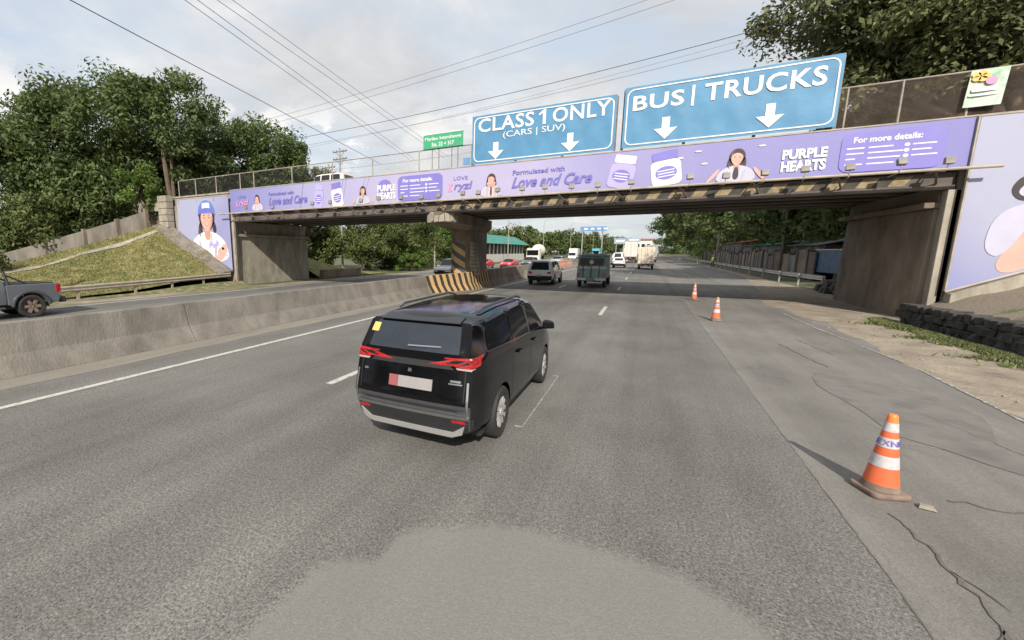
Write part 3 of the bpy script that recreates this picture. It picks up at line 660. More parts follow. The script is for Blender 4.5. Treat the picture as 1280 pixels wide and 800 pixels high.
for k in range(7):
    y = 62.6+k*1.95; pre = thing('water_barrier', ['faded orange plastic road barrier block nearest the white SUV', 'second faded orange plastic barrier block from the near end', 'third faded orange plastic barrier block from the near end', 'middle faded orange plastic barrier block of the row', 'third faded orange plastic barrier block from the far end', 'second faded orange plastic barrier block from the far end', 'farthest faded orange plastic barrier block of the row'][k], 'barrier', (-11.0, y, 0), 0, 'orange plastic barrier blocks in the median gap')
    mb = MB(); mb.hexa([(-.35, 0, 0), (.35, 0, 0), (.35, 1.8, 0), (-.35, 1.8, 0)], [(-.14, 0, 1.1), (.14, 0, 1.1), (.14, 1.8, 1.1), (-.14, 1.8, 1.1)]); mb.build('block', 'orangebar' if k % 3 else 'conc_light', pre, bevel=.05)
    mb = MB(); mb.box(.17, .26, .5, 1.3, .55, .65); mb.build('reflector_strip', 'whitep', pre)

# ------------------------------------------------------------------ banners
YBn = 21.42
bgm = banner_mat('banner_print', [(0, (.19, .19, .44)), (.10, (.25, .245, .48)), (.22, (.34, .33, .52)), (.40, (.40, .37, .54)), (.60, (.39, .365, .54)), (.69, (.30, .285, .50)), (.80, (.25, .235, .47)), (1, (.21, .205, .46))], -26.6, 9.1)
bn = thing('advert_banner', 'long lavender advert banner along the bridge parapet', 'banner', (0, 0, 0))
def bwave(x0, x1, z0, z1, y, amp=.02, tilt=0):
    def f(u, v):
        x = x0+(x1-x0)*u; z = z0+(z1-z0)*v; return (x, y+.02+amp*math.sin(x*1.7)*math.sin(v*3.1)*.5+amp*.4*math.sin(x*5), z)
    return f
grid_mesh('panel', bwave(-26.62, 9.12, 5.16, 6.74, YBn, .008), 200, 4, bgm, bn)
mb = MB(); mb.box(-26.7, 9.15, YBn+.06, YBn+.12, 5.12, 5.19); mb.box(-26.7, 9.15, YBn+.0, YBn+.08, 6.745, 6.79); mb.build('frame', 'pipe', bn)
y1 = YBn-.004
def infopanel(x0, x1, s):
    flat('info_panel', [rrect(x0, x1, 5.24, 6.58, .28)], 'ink2' if s else mat('panel_violet_pale', (.20, .175, .50), .5, .05, 1), bn, y1)
    w_ = x1-x0; text_obj('For more details:', w_*.66, .20, 'whitep', bn, (x0+w_*.45, y1-.008, 6.33), bold=.03)
    mb = MB()
    for r_, segs in ((6.05, ((.06, .24), (.28, .52), (.70, .92))), (5.87, ((.06, .24), (.28, .62), (.70, .88))), (5.69, ((.06, .16), (.28, .60), (.70, .94))), (5.50, ((.06, .24), (.28, .55)))):
        for a, b in segs: mb.wallpoly(rrect(x0+w_*a, x0+w_*b, r_-.022, r_+.022, .015, 2), y1-.008, y1-.004)
    mb.build('text_line', 'whitep', bn)
    flat('bullet', [ellpts(x0+w_*.65, z, .07, .06, 10) for z in (6.05, 5.87, 5.69)], 'whitep', bn, y1-.004)
infopanel(-12.62, -9.85, 1); infopanel(5.87, 8.45, 0)
def purple_hearts(x0, x1, disc=True):
    w_ = x1-x0; cx = (x0+x1)/2
    if disc: flat('round_backing', [ellpts(cx-w_*.1, 6.1, w_*.38, .40)], 'ink2', bn, y1)
    text_obj('PURPLE', w_, .36, 'whitep', bn, (cx, y1-.008, 6.03), bold=.05); text_obj('HEARTS', w_, .40, 'whitep', bn, (cx, y1-.008, 5.60), bold=.05)
purple_hearts(-14.0, -12.76, True); purple_hearts(4.24, 5.52, False)
def love_name(x0, x1, pale=False):
    w_ = x1-x0; cx = (x0+x1)/2
    text_obj('LOVE', w_*.55, .18, 'ink', bn, (cx+w_*.02, y1-.008, 6.22), bold=.0)
    text_obj('K', w_*.2, .42, 'pinkink', bn, (x0+w_*.12, y1-.008, 5.78), bold=.03, shear=.2)
    text_obj('ryzl', w_*.72, .50, 'pinkink' if pale else 'ink', bn, (x0+w_*.62, y1-.008, 5.78), bold=.02, shear=.2)
love_name(-9.55, -8.12); love_name(-26.05, -24.75, True)
def formulated(x0, x1):
    w_ = x1-x0
    text_obj('Formulated with', w_*.66, .22, 'ink', bn, (x0+w_*.34, y1-.008, 6.25), bold=.02)
    text_obj('Love and Care', w_, .52, 'ink', bn, (x0+w_*.5, y1-.008, 5.78), bold=.03, shear=.35)
formulated(-22.8, -19.35); formulated(-6.1, -2.4)
def bottle(cx, cz, w_, h_, tilt, capm, bodym):
    ca, sa = math.cos(tilt), math.sin(tilt)
    def T(p): return [(cx+x*ca-z*sa, cz+x*sa+z*ca) for x, z in p]
    flat('printed_bottle', [T(rrect(-w_/2, w_/2, -h_*.55, h_*.28, .12*w_/.6))], bodym, bn, y1)
    flat('printed_bottle_cap', [T(rrect(-w_*.42, w_*.42, h_*.29, h_*.56, .05))], capm, bn, y1)
    flat('printed_bottle_label', [T(ellpts(0, -h_*.14, w_*.36, h_*.22, 16))], 'ink2', bn, y1-.003)
    flat('printed_bottle_text', [T(rrect(-w_*.28, w_*.28, z-.02, z+.02, .01, 2)) for z in (-h_*.06, -h_*.15, -h_*.24)], 'whitep', bn, y1-.006)
bottle(-18.4, 5.86, .70, 1.3, -.12, 'lav', 'lav'); bottle(-16.95, 5.86, .85, 1.3, .12, 'ink2', 'whitep')
bottle(-1.2, 5.88, 1.0, 1.25, -.20, 'whitep', 'lav'); bottle(.45, 5.88, 1.1, 1.25, .14, 'ink2', 'whitep')

def portrait(parent, cx, cz, s, y, pose='plain', cap=False, hand=True, clipz=None):
    """printed bust: hair, shirt, neck, face with features, arms"""
    def E(dx, dz, rx, rz, rot=0, n=18): return ellpts(cx+dx*s, cz+dz*s, rx*s, rz*s, n, rot=rot)
    def Pg(p): return [(cx+x*s, cz+z*s) for x, z in p]
    hair = [E(0, .12, .50, .60)]
    if not cap: hair += [Pg([(-.50, .2), (-.62, -.6), (-.35, -.95), (-.2, -.3)]), Pg([(.5, .2), (.2, -.3), (.38, -.9), (.62, -.55)])]
    else: hair += [Pg([(-.42, .0), (-.62, -.5), (-.55, -1.1), (-.42, -1.75), (-.25, -1.7), (-.28, -1.0), (-.3, -.4)]), Pg([(.42, .0), (.3, -.4), (.44, -.62), (.6, -.45)])]
    flat('printed_hair', hair, 'hair', parent, y)
    flat('printed_shirt', [Pg([(-1.25, -1.75), (1.25, -1.75), (1.15, -1.05), (.75, -.68), (.25, -.5), (-.25, -.5), (-.75, -.68), (-1.15, -1.05)])], 'shirt' if not cap else 'whitep', parent, y-.003)
    flat('printed_neck', [Pg([(-.17, -.85), (.17, -.85), (.18, -.3), (-.18, -.3)])], 'skin2', parent, y-.006)
    flat('printed_face', [[(cx+s*.37*math.cos(a)*(1-.16*max(0, -math.sin(a))), cz+s*.50*math.sin(a)) for a in [2*math.pi*k/22 for k in range(22)]]], 'skin', parent, y-.009)
    flat('printed_face_shade', [Pg([(.37, .15), (.36, -.1), (.24, -.36), (.08, -.48), (.2, -.2), (.27, .1)]), Pg([(-.17, -.5), (0, -.52), (.17, -.5), (.16, -.62), (0, -.7), (-.16, -.62)])], 'skin2', parent, y-.0105)
    flat('printed_cheek', [E(-.2, -.12, .07, .05), E(.2, -.12, .06, .05)], 'blush', parent, y-.0115)
    flat('printed_shirt_fold', [Pg([(-.6, -.85), (-.5, -.8), (-.35, -1.6), (-.45, -1.7)]), Pg([(.6, -.85), (.5, -.8), (.3, -1.5), (.42, -1.7)]), Pg([(-.95, -1.1), (-.88, -1.1), (-.8, -1.7), (-.9, -1.7)]), Pg([(.2, -.6), (.3, -.58), (.12, -1.2), (.05, -1.2)])], 'lavgrey', parent, y-.0045)
    flat('printed_hair_sheen', [Pg([(-.42, .2), (-.36, .45), (-.15, .62), (-.25, .45), (-.36, .2)]), Pg([(-.52, -.3), (-.47, -.3), (-.42, -.7), (-.48, -.7)])], 'hairsheen', parent, y-.0125)
    flat('printed_eye', [E(-.15, .05, .05, .022), E(.15, .05, .05, .022)], 'hair', parent, y-.012)
    flat('printed_eyebrow', [E(-.15, .15, .08, .014, .1), E(.15, .15, .08, .014, -.1)], 'hair', parent, y-.012)
    flat('printed_nose', [E(0, -.08, .045, .05)], 'skin2', parent, y-.012)
    flat('printed_mouth', [Pg([(-.13, -.20), (-.06, -.27), (0, -.29), (.06, -.27), (.13, -.20), (0, -.21)])], 'red', parent, y-.012)
    flat('printed_smile', [Pg([(-.09, -.215), (-.03, -.25), (.03, -.25), (.09, -.215), (0, -.22)])], 'whitep', parent, y-.014)
    if cap:
        flat('printed_cap', [[(cx+s*.52*math.cos(a), cz+s*(.22+.52*math.sin(a))) for a in [math.pi*k/14 for k in range(15)]]], 'cap', parent, y-.016)
        flat('printed_cap_front', [rrect(cx-.24*s, cx+.24*s, cz+.36*s, cz+.64*s, .08*s)], 'whitep', parent, y-.019)
        flat('printed_cap_visor', [Pg([(-.56, .10), (-.30, .30), (0, .36), (.30, .30), (.56, .10), (.50, .30), (.2, .44), (-.2, .44), (-.50, .30)])], 'ink', parent, y-.022)
    else:
        flat('printed_hair_fringe', [Pg([(-.40, .12), (-.30, .30), (-.05, .42), (.2, .36), (.40, .12), (.46, .3), (.3, .62), (0, .72), (-.3, .62), (-.46, .3)])], 'hair', parent, y-.012)
    if pose == 'tie': flat('printed_tie', [Pg([(-.07, -.62), (.07, -.62), (.11, -1.5), (0, -1.7), (-.11, -1.5)])], 'hair', parent, y-.009)
    if pose == 'arms': flat('printed_arm', [Pg([(-1.9, -1.65), (-1.62, -1.65), (-1.0, -.85), (-1.12, -.62)]), Pg([(1.9, -1.65), (1.62, -1.65), (1.0, -.85), (1.12, -.62)])], 'skin', parent, y-.009)
    if pose == 'hands' or pose == 'tie': flat('printed_hand', [E(-.34, -.42, .11, .26, .25), E(.36, -.42, .11, .26, -.25), Pg([(-.62, -1.75), (-.36, -1.75), (-.26, -.55), (-.44, -.5)]), Pg([(.62, -1.75), (.36, -1.75), (.28, -.55), (.46, -.5)])], 'skin', parent, y-.012)
    if pose == 'fold':
        flat('printed_arm', [Pg([(-.55, -1.72), (.1, -1.95), (.9, -1.62), (1.2, -1.15), (1.0, -1.05), (.6, -1.42), (.05, -1.62), (-.45, -1.48)])], 'skin', parent, y-.009)
        flat('printed_hand', [E(.75, -1.28, .22, .13, .4), E(.95, -1.12, .16, .10, .6)], 'skin', parent, y-.013)
        flat('printed_shirt_mark', [E(.1+.12*k, -1.05+.05*math.sin(k*2), .07, .10) for k in range(5)], 'lav', parent, y-.006)
y1 = YBn-.004; CLIP[0] = [(-26.5, 5.19), (9.05, 5.19), (9.05, 6.72), (-26.5, 6.72)]
portrait(bn, -23.9, 5.98, .44, y1, 'hands'); portrait(bn, -15.03, 5.95, .42, y1, 'arms'); portrait(bn, -7.15, 5.98, .46, y1, 'tie'); portrait(bn, 2.86, 6.05, .52, y1, 'arms'); flat('printed_tie', [[(2.80, 5.73), (2.92, 5.73), (2.97, 5.35), (2.86, 5.22), (2.75, 5.35)]], 'hair', bn, y1-.012)
flat('printed_sparkle', [ellpts(x, z, .12, .035, 8) for x, z in ((1.55, 6.45), (1.8, 5.95), (3.6, 6.45), (.95, 6.25))], 'whitep', bn, y1); CLIP[0] = None

bl = thing('billboard', 'violet billboard on the left wing wall with smiling girl in blue cap', 'billboard')
bm1 = banner_mat('billboard_print', [(0, (.34, .35, .50)), (.45, (.26, .26, .46)), (1, (.32, .32, .50))], -33, -26.7, slope=-.6)
mb = MB(); mb.wallpoly([(-32.95, 4.05), (-31.2, 3.10), (-26.85, 1.05), (-26.85, 6.42), (-32.75, 6.42)], 21.40, 21.43); mb.build('panel', bm1, bl)
mb = MB(); mb.box(-33.0, -26.8, 21.38, 21.46, 6.42, 6.50)
for x in (-32.6, -30.4, -28.4): mb.box(x-.04, x+.04, 21.36, 21.40, 6.15, 6.45)
mb.build('frame', 'pipe', bl)
CLIP[0] = [(-32.9, 4.08), (-31.2, 3.15), (-26.88, 1.12), (-26.88, 6.38), (-32.7, 6.38)]
portrait(bl, -29.35, 4.85, 1.85, 21.395, 'fold', cap=True); CLIP[0] = None
flat('printed_caption', [rrect(-28.3, -27.2, 2.35-.05*k*5, 2.43-.05*k*5, .02, 2) for k in range(2)], 'lav', bl, 21.39)

b2 = thing('billboard', 'large violet billboard on the right wing wall with cropped arm and sleeve', 'billboard')
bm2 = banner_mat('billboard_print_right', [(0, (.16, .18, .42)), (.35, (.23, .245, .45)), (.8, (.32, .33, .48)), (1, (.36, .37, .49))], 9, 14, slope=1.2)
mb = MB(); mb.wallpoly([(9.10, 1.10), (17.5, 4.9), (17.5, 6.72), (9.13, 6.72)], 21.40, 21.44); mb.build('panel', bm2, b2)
mb = MB(); mb.box(9.06, 9.10, 21.36, 21.46, 1.1, 6.74); mb.box(9.1, 17.5, 21.38, 21.46, 6.722, 6.78); mb.path([(9.1, 21.42, 1.07), (17.5, 21.42, 4.87)], .04, 6); mb.build('frame', 'pipe', b2)
CLIP[0] = [(9.14, 1.16), (17.4, 4.9), (17.4, 6.7), (9.14, 6.7)]
flat('printed_arm', [[(10.02, 2.05), (10.25, 1.68), (10.9, 1.98), (14.5, 3.6), (14.5, 5.4), (12.2, 5.3), (10.75, 4.6), (10.62, 3.5), (10.35, 2.75)]], 'skin', b2, 21.393)
flat('printed_arm', [ellpts(10.75, 5.35, .33, .28), ellpts(10.9, 5.0, .42, .34), ellpts(10.72, 5.62, .2, .14)], 'skin', b2, 21.389)
flat('printed_sleeve', [[(9.72, 2.75), (9.85, 2.35), (10.15, 2.25), (10.55, 3.1), (10.72, 3.9), (10.35, 3.95), (9.85, 3.6)]], 'shirt', b2, 21.387)
flat('printed_hair', [[(10.05, 4.35), (10.2, 4.75), (10.42, 4.82), (10.7, 4.5), (10.75, 4.1), (10.3, 4.0)]], 'hair', b2, 21.384)
flat('printed_collar', [[(10.2, 4.3), (10.38, 4.6), (10.6, 4.3), (10.4, 4.12)]], 'shirt', b2, 21.381); CLIP[0] = None

# blue lane signs
def lanesign(x0, x1, z0, z1, label):
    t = thing('lane_sign', label, 'sign', (0, 0, 0)); y = 21.50
    def f(u, v):
        x = x0+(x1-x0)*u; z = z0+(z1-z0)*v; fl = .012*math.sin(x*3.1+z*1.2)*math.sin(math.pi*v)+.007*math.sin(x*7.3+z*3)+.007*math.sin(z*4.2+x)
        return (x, y-.12+fl*.55, z)
    grid_mesh('tarpaulin', f, 90, 36, 'blue', t)
    fl = MB()
    for a in (x0, (2*x0+x1)/3, (x0+2*x1)/3, x1): fl.box(a-.05, a+.05, y+.02, y+.12, z0-.3, z1-.02)
    for z in (z0+.12, (z0+z1)/2, z1-.12): fl.box(x0, x1, y+.125, y+.17, z-.03, z+.03)
    fl.build('frame', 'rust', t)
    yy = y-.138; o_ = rrect(x0+.09, x1-.09, z0+.09, z1-.09, .28); i_ = rrect(x0+.14, x1-.14, z0+.14, z1-.14, .24); n = len(o_)
    mb = MB(); mb.add([(p[0], yy, p[1]) for p in o_]+[(p[0], yy, p[1]) for p in i_], [(k, (k+1) % n, n+(k+1) % n, n+k) for k in range(n)]); mb.build('border', 'whitep', t)
    return t, yy
def arrow(t, cx, cz, s, y):
    return flat('arrow', [[(cx, cz-.42*s), (cx+.42*s, cz), (cx+.14*s, cz), (cx+.14*s, cz+.42*s), (cx-.14*s, cz+.42*s), (cx-.14*s, cz), (cx-.42*s, cz)]], 'whitep', t, y)
t, yy = lanesign(-8.2, -1.60, 6.82, 9.12, 'blue sign reading CLASS 1 ONLY with two down arrows')
text_obj('CLASS', 2.75, .64, 'whitep', t, (-6.5, yy-.004, 8.63), bold=.018, spacing=1.06)
flat('lettering', [[(-4.72, 8.31), (-4.58, 8.31), (-4.58, 8.95), (-4.70, 8.95), (-4.90, 8.80), (-4.90, 8.70), (-4.72, 8.80)]], 'whitep', t, yy-.002)
text_obj('ONLY', 2.45, .64, 'whitep', t, (-3.05, yy-.004, 8.63), bold=.018, spacing=1.06)
text_obj('(CARS | SUV)', 2.9, .36, 'whitep', t, (-5.15, yy-.004, 8.04), bold=.005); arrow(t, -6.95, 7.37, .96, yy-.002); arrow(t, -3.45, 7.37, .96, yy-.002)
t, yy = lanesign(-1.30, 5.62, 6.86, 9.30, 'blue sign reading BUS and TRUCKS with two down arrows')
text_obj('BUS', 1.85, .60, 'whitep', t, (-.05, yy-.004, 8.62), bold=.022, spacing=1.06); text_obj('|', .10, .78, 'whitep', t, (1.17, yy-.004, 8.62), bold=.03); text_obj('TRUCKS', 3.65, .66, 'whitep', t, (3.38, yy-.004, 8.66), bold=.022, spacing=1.06)
arrow(t, .30, 7.50, 1.02, yy-.002); arrow(t, 3.70, 7.50, 1.02, yy-.002)
fo = MB()
# green interchange sign on posts
gs = thing('interchange_sign', 'small green sign reading Marilao Interchange on thin posts', 'sign')
mb = MB(); mb.box(-11.1, -8.8, 21.6, 21.64, 7.90, 8.62); mb.build('panel', 'green', gs)
mb = MB()
for x in (-10.6, -10.2, -9.45, -9.1): mb.tube((x, 21.68, 6.7), (x, 21.68, 8.5), .022, n=6)
mb.build('post', 'rust', gs); mb = MB(); mb.box(-11.1, -8.8, 21.59, 21.65, 8.62, 8.66); mb.build('border', 'whitep', gs)
text_obj('Marilao Interchange', 2.1, .22, 'whitep', gs, (-9.95, 21.596, 8.38), bold=.02); text_obj('Sta. 22 + 317', 1.3, .2, 'whitep', gs, (-9.95, 21.596, 8.1), bold=.02)
mb = MB(); mb.box(-8.72, -8.35, 21.5, 21.53, 6.86, 7.22); tagd(mb.build('blue_plate', 'blue_small'), 'tiny plain blue plate left of the CLASS 1 ONLY sign', 'sign')

# fences on the bridge
def fence(x0, x1, z1, label, step, posts, mesh_dense, m='wire'):
    t = thing('bridge_fence', label, 'fence'); y = 21.86
    for x in posts:
        mb = MB(); mb.tube((x, y, 6.74), (x, y, z1), .035, n=6); mb.build('post', 'post', t)
    mb = MB(); mb.tube((x0, y, z1), (x1, y, z1), .03, n=6); mb.build('top_rail', 'post', t)
    mb = MB(); d = z1-6.76; r_ = .0028 if not mesh_dense else .0034; x = x0-d
    while x < x1:
        for sg in (1, -1):
            a, b = (x, x+d) if sg == 1 else (x+d, x); za, zb = 6.76, z1
            lo, hi = max(x, x0), min(x+d, x1)
            if hi <= lo: continue
            f0 = (lo-x)/d; f1 = (hi-x)/d
            if sg == 1: p, q = (lo, y, 6.76+d*f0), (hi, y, 6.76+d*f1)
            else: p, q = (lo, y, z1-d*f0), (hi, y, z1-d*f1)
            mb.tube(p, q, r_, n=3)
        x += step
    mb.build('mesh', m, t)
    return t
fence(-33.1, -8.3, 7.93, 'wire mesh fence on the left part of the bridge', .16, [-33.1, -31.0, -28.6, -26.0, -24.6, -21.0, -17.6, -14.6, -11.5, -8.4], False)
fence(5.72, 26, 8.25, 'brown mesh fence with rusty posts on the right of the bridge', .07, [5.95, 7.35, 8.95, 10.4, 12.4, 14.4, 17], True, 'rust')
ps = thing('poster', 'faded green and white poster hung on the right bridge fence', 'poster')
grid_mesh('sheet', lambda u, v: (8.78+.82*u+.06*v, 21.70+.02*math.sin(u*5), 7.10+1.12*v), 10, 10, mat('poster_print', (.50, .56, .50), .6, .15, 2.4, col2=(.20, .42, .26), thr=(.5, .68)), ps)
flat('printed_flower', [ellpts(9.05+.12*math.cos(a), 8.02+.1*math.sin(a), .1, .08, 10) for a in (0, 1.3, 2.6, 3.9, 5.2)], 'sticker', ps, 21.665); flat('printed_patch', [ellpts(9.3, 7.85, .13, .12, 12)], 'pinkink', ps, 21.665); flat('printed_band', [rrect(8.85, 9.5, 7.42, 7.48, .02, 2), rrect(8.9, 9.45, 7.55, 7.66, .02, 2)], 'whitep', ps, 21.665)

# floodlights on arms
fx = [(-24.4, 'under the far left printed girl'), (-21.9, 'under the far left Formulated lettering'), (-18.46, 'under the far left printed bottle'), (-17.06, 'below the blue capped far left bottle'), (-14.8, 'below the small printed face'), (-13.57, 'under the left PURPLE HEARTS lettering'), (-12.09, 'at the left end of the left details panel'), (-10.83, 'below the middle of the left details panel'), (-9.83, 'at the right end of the left details panel'), (-8.46, 'right below the LOVE lettering'), (-7.63, 'left of the girl resting on her hands'), (-6.63, 'right of the girl resting on her hands'), (-5.43, 'below the word Love'), (-4.37, 'below the word and'), (-3.19, 'below the word Care'), (-2.1, 'right of the word Care'), (-.79, 'below the white capped bottle'), (1.32, 'right of the blue capped bottle'), (2.5, 'left below the girl with the tie'), (3.69, 'right below the girl with the tie'), (4.84, 'below the right PURPLE HEARTS lettering'), (6.04, 'at the left end of the right details panel'), (7.3, 'below the middle of the right details panel'), (8.39, 'at the right end of the right details panel')]
fl0 = thing('floodlight', 'x', 'floodlight')
mb = MB(); mb.path([(0, .55, -.32), (0, .05, -.30), (0, -.02, -.08)], .018, 5); mb.build('arm', 'pipe', fl0)
mb = MB(); mb.hexa([(-.12, -.09, -.05), (.12, -.09, -.05), (.12, .05, -.09), (-.12, .05, -.09)], [(-.12, -.03, .16), (.12, -.03, .16), (.12, .07, .11), (-.12, .07, .11)]); mb.build('housing', 'lamph', fl0, bevel=.012)
mb = MB(); mb.add([(-.10, .062, -.06), (.10, .062, -.06), (.10, .078, .10), (-.10, .078, .10)], [(3, 2, 1, 0)]); mb.build('lens', 'lampglass', fl0)
rf = random.Random(2)
for i, (x, d) in enumerate(fx):
    o = fl0 if i == 0 else copy_tree(fl0); o.location = (x, YF-.88, 5.33+rf.uniform(-.05, .05)); o.rotation_euler = (rf.uniform(-.2, .2), 0, rf.uniform(-.25, .25)); tagd(o, 'small floodlight on the banner rail '+d, group='floodlights along the banner')

# ------------------------------------------------------------------ wires
def wire(p0, p1, sag, r, label, grp='overhead cables'):
    p0 = Vector(p0); p1 = Vector(p1); n = 24; pts = [p0.lerp(p1, k/n)-Vector((0, 0, sag*4*(k/n)*(1-k/n))) for k in range(n+1)]
    mb = MB(); mb.path(pts, r*.62, 4); return tagd(mb.build('overhead_cable', 'cable'), label, 'cable', grp)
wire((-50, 34, 13.9), (40, 34, 20), 2.3, .035, 'thick black cable crossing just above the blue signs')
wire((-50, 34.3, 13.1), (40, 34.3, 19.3), 2.2, .018, 'thin cable running close under the thick black cable')
wire((-55, 34, 15.6), (40, 34, 24.6), 2.2, .02, 'upper cable of the pair leaving through the top edge')
wire((-55, 34, 15.1), (40, 34, 24.0), 2.2, .02, 'lower cable of the pair leaving through the top edge')
wire((-55, 40, 14.0), (45, 40, 22.6), 2.0, .014, 'thin cable between the pair and the thick black cable')
wire((-12.9, -4, 9.6), (-21.9, 34, 10.3), .0, .028, 'single cable rising from the bridge to the upper left corner')
wire((-8.9, -8, 9.8), (-18.6, 34, 10.2), .0, .018, 'left cable of the left overhead pair'); wire((-8.7, -8, 9.9), (-18.3, 34, 10.3), .0, .018, 'right cable of the left overhead pair')
wire((-9.6, -8, 9.9), (-15.4, 34, 10.1), .0, .016, 'left cable of the centre overhead pair'); wire((-9.3, -8, 10.0), (-15.1, 34, 10.2), .0, .016, 'right cable of the centre overhead pair')
wire((-60, 23.5, 10.6), (-15, 45, 13.0), 1.2, .02, 'cable passing in front of the left tree crowns'); wire((-60, 23.5, 9.9), (-33, 45, 12.2), .8, .02, 'lower cable passing in front of the left tree crowns')

def utility_pole(loc, h, label, arms=True, r=.14, m='conc_light'):
    t = thing('utility_pole', label, 'pole', loc)
    mb = MB(); mb.tube((0, 0, 0), (0, 0, h), r, r*.65, 8); mb.build('shaft', m, t)
    if arms:
        for k, z in enumerate((h-.5, h-1.4)):
            mb = MB(); mb.box(-1.1, 1.1, -.06, .06, z, z+.12); mb.path([(-.7, 0, z), (0, .12, z-.6)], .03, 5); mb.path([(.7, 0, z), (0, .12, z-.6)], .03, 5); mb.build('cross_arm', 'rust', t)
            for x in (-1, -.5, .5, 1):
                mb = MB(); mb.lathe([(.02, 0), (.06, .04), (.03, .1), (.06, .14), (.02, .2)], 8, c=(x, 0, z+.12)); mb.build('insulator', 'lamph', t)
    return t
utility_pole((-35, 45, 0), 15.3, 'utility pole with crossarms seen above the white van on the bridge')
t = utility_pole((-38.5, 47, 0), 14.0, 'shorter utility pole with transformer left of the taller pole')
mb = MB(); mb.lathe([(.25, 12), (.28, 12.1), (.28, 12.9), (.2, 13)], 10, c=(.5, 0, 0)); mb.build('transformer', 'lamph', t)
utility_pole((-27.2, 8.15, 0), 4.6, 'short grey concrete post at the extreme left picture edge', False, .22)
def lamp_pole(loc, h, label, arm=1.6, sgn=1):
    t = thing('street_lamp', label, 'street lamp', loc)
    mb = MB(); mb.tube((0, 0, 0), (0, 0, h), .13, .07, 8); mb.build('pole', 'conc_light', t)
    mb = MB(); mb.path([(0, 0, h-.1), (sgn*arm*.6, 0, h+.35), (sgn*arm, 0, h+.4)], .035, 5); mb.build('arm', 'galv', t)
    mb = MB(); mb.hexa([(sgn*arm-.25, -.12, h+.34), (sgn*arm+.35, -.12, h+.34), (sgn*arm+.35, .12, h+.34), (sgn*arm-.25, .12, h+.34)], [(sgn*arm-.2, -.08, h+.46), (sgn*arm+.25, -.08, h+.46), (sgn*arm+.25, .08, h+.46), (sgn*arm-.2, .08, h+.46)]); mb.build('lamp_head', 'galv', t)
for (x, y, h, lb) in ((-25.2, 52.5, 10, 'street lamp pole under the bridge left of the pier'), (-26.5, 92, 11, 'street lamp right of the green roofed building'), (-26.5, 128, 11, 'street lamp behind the cement mixer'), (-24.5, 165, 12, 'tall street lamp above the orange barrier blocks'), (-24.5, 240, 12, 'distant street lamp left of the blue overhead sign')):
    lamp_pole((x, y, 0), h, lb)
for (x, y, h, lb) in ((12.9, 108, 11.5, 'pale concrete pole rising behind the red tin roof'),): utility_pole((x, y, 0), h, lb, False, .2)
utility_pole((12.3, 57, 0), 9.0, 'dark utility pole standing before the shack wall', False, .19, 'bark')

# ------------------------------------------------------------------ right side: rubble wall, slope, abutment rubble
def rubblewall(p0, p1, h, w_, seed, n, rows):
    rr = random.Random(seed); mb = MB(); p0 = Vector(p0); p1 = Vector(p1); d = (p1-p0).normalized(); nn = Vector((d.y, -d.x, 0)); LL = (p1-p0).length
    for r_ in range(rows):
        for k in range(n):
            c = p0+d*(LL*(k+.5+(.5 if r_ % 2 else 0))/n)+Vector((0, 0, h*(r_+.5)/rows)); hs = LL/n*.56; hz_ = h/rows*.58
            cor = []
            for sx, sy, sz in ((-1, -1, -1), (1, -1, -1), (1, 1, -1), (-1, 1, -1), (-1, -1, 1), (1, -1, 1), (1, 1, 1), (-1, 1, 1)):
                cor.append(c+d*sx*hs*rr.uniform(.55, 1.15)-nn*sy*w_*.5*rr.uniform(.65, 1.25)+Vector((0, 0, sz*hz_*rr.uniform(.55, 1.2))))
            mb.hexa(cor[:4], cor[4:])
    return mb
t = thing('rubble_wall', 'low dark rubble stone wall under the right billboard', 'wall')
rubblewall((8.45, 12.0, 0), (8.15, 20.9, 0), .68, .5, 4, 26, 3).build('stones', 'rubble', t, bevel=.03)
def rslope(u, v):
    x = 8.6+9*u; y = 5+16.6*v; return (x, y, max(.4, .62+.42*(x-8.9)*(0.55+.45*v))+.05*math.sin(x*4+y*3))
struct(grid_mesh('bank', rslope, 30, 40, mat('bank_soil', (.21, .175, .135), .95, .1, 1.2, worldco=True, col2=(.10, .12, .04), thr=(.55, .66), bump=.5, bscale=10, grain=.2)))
mb = MB(); mb.wallpoly([(9.15, .3), (17, 3.7), (17, 4.6), (9.15, 1.02)], 21.2, 21.6); t = mb.build('slope_kerb', 'conc_light', bevel=.02); tagd(t, 'sloping concrete kerb under the right billboard', 'kerb')
t = thing('rubble_heap', 'dark heap of rubble and soil beyond the right abutment', 'rubble', (10.6, 33.5, 0))
rr = random.Random(9); mb = MB()
for k in range(110):
    a = rr.uniform(0, 6.28); q = rr.random()**.6; x = 1.1*q*math.cos(a); y = 3.3*q*math.sin(a); z = 1.15*(1-q)**.6+rr.uniform(-.1, .1); s = rr.uniform(.12, .3)
    mb.hexa([(x-s, y-s*rr.uniform(.7, 1.2), z-s), (x+s, y-s, z-s), (x+s*rr.uniform(.7, 1.2), y+s, z-s), (x-s, y+s, z-s)], [(x-s*.7, y-s*.7, z+s*.5), (x+s*.7, y-s*.8, z+s*.4), (x+s*.6, y+s*.7, z+s*.6), (x-s*.6, y+s*.7, z+s*.5)])
mb.build('stones', 'rubble', t)
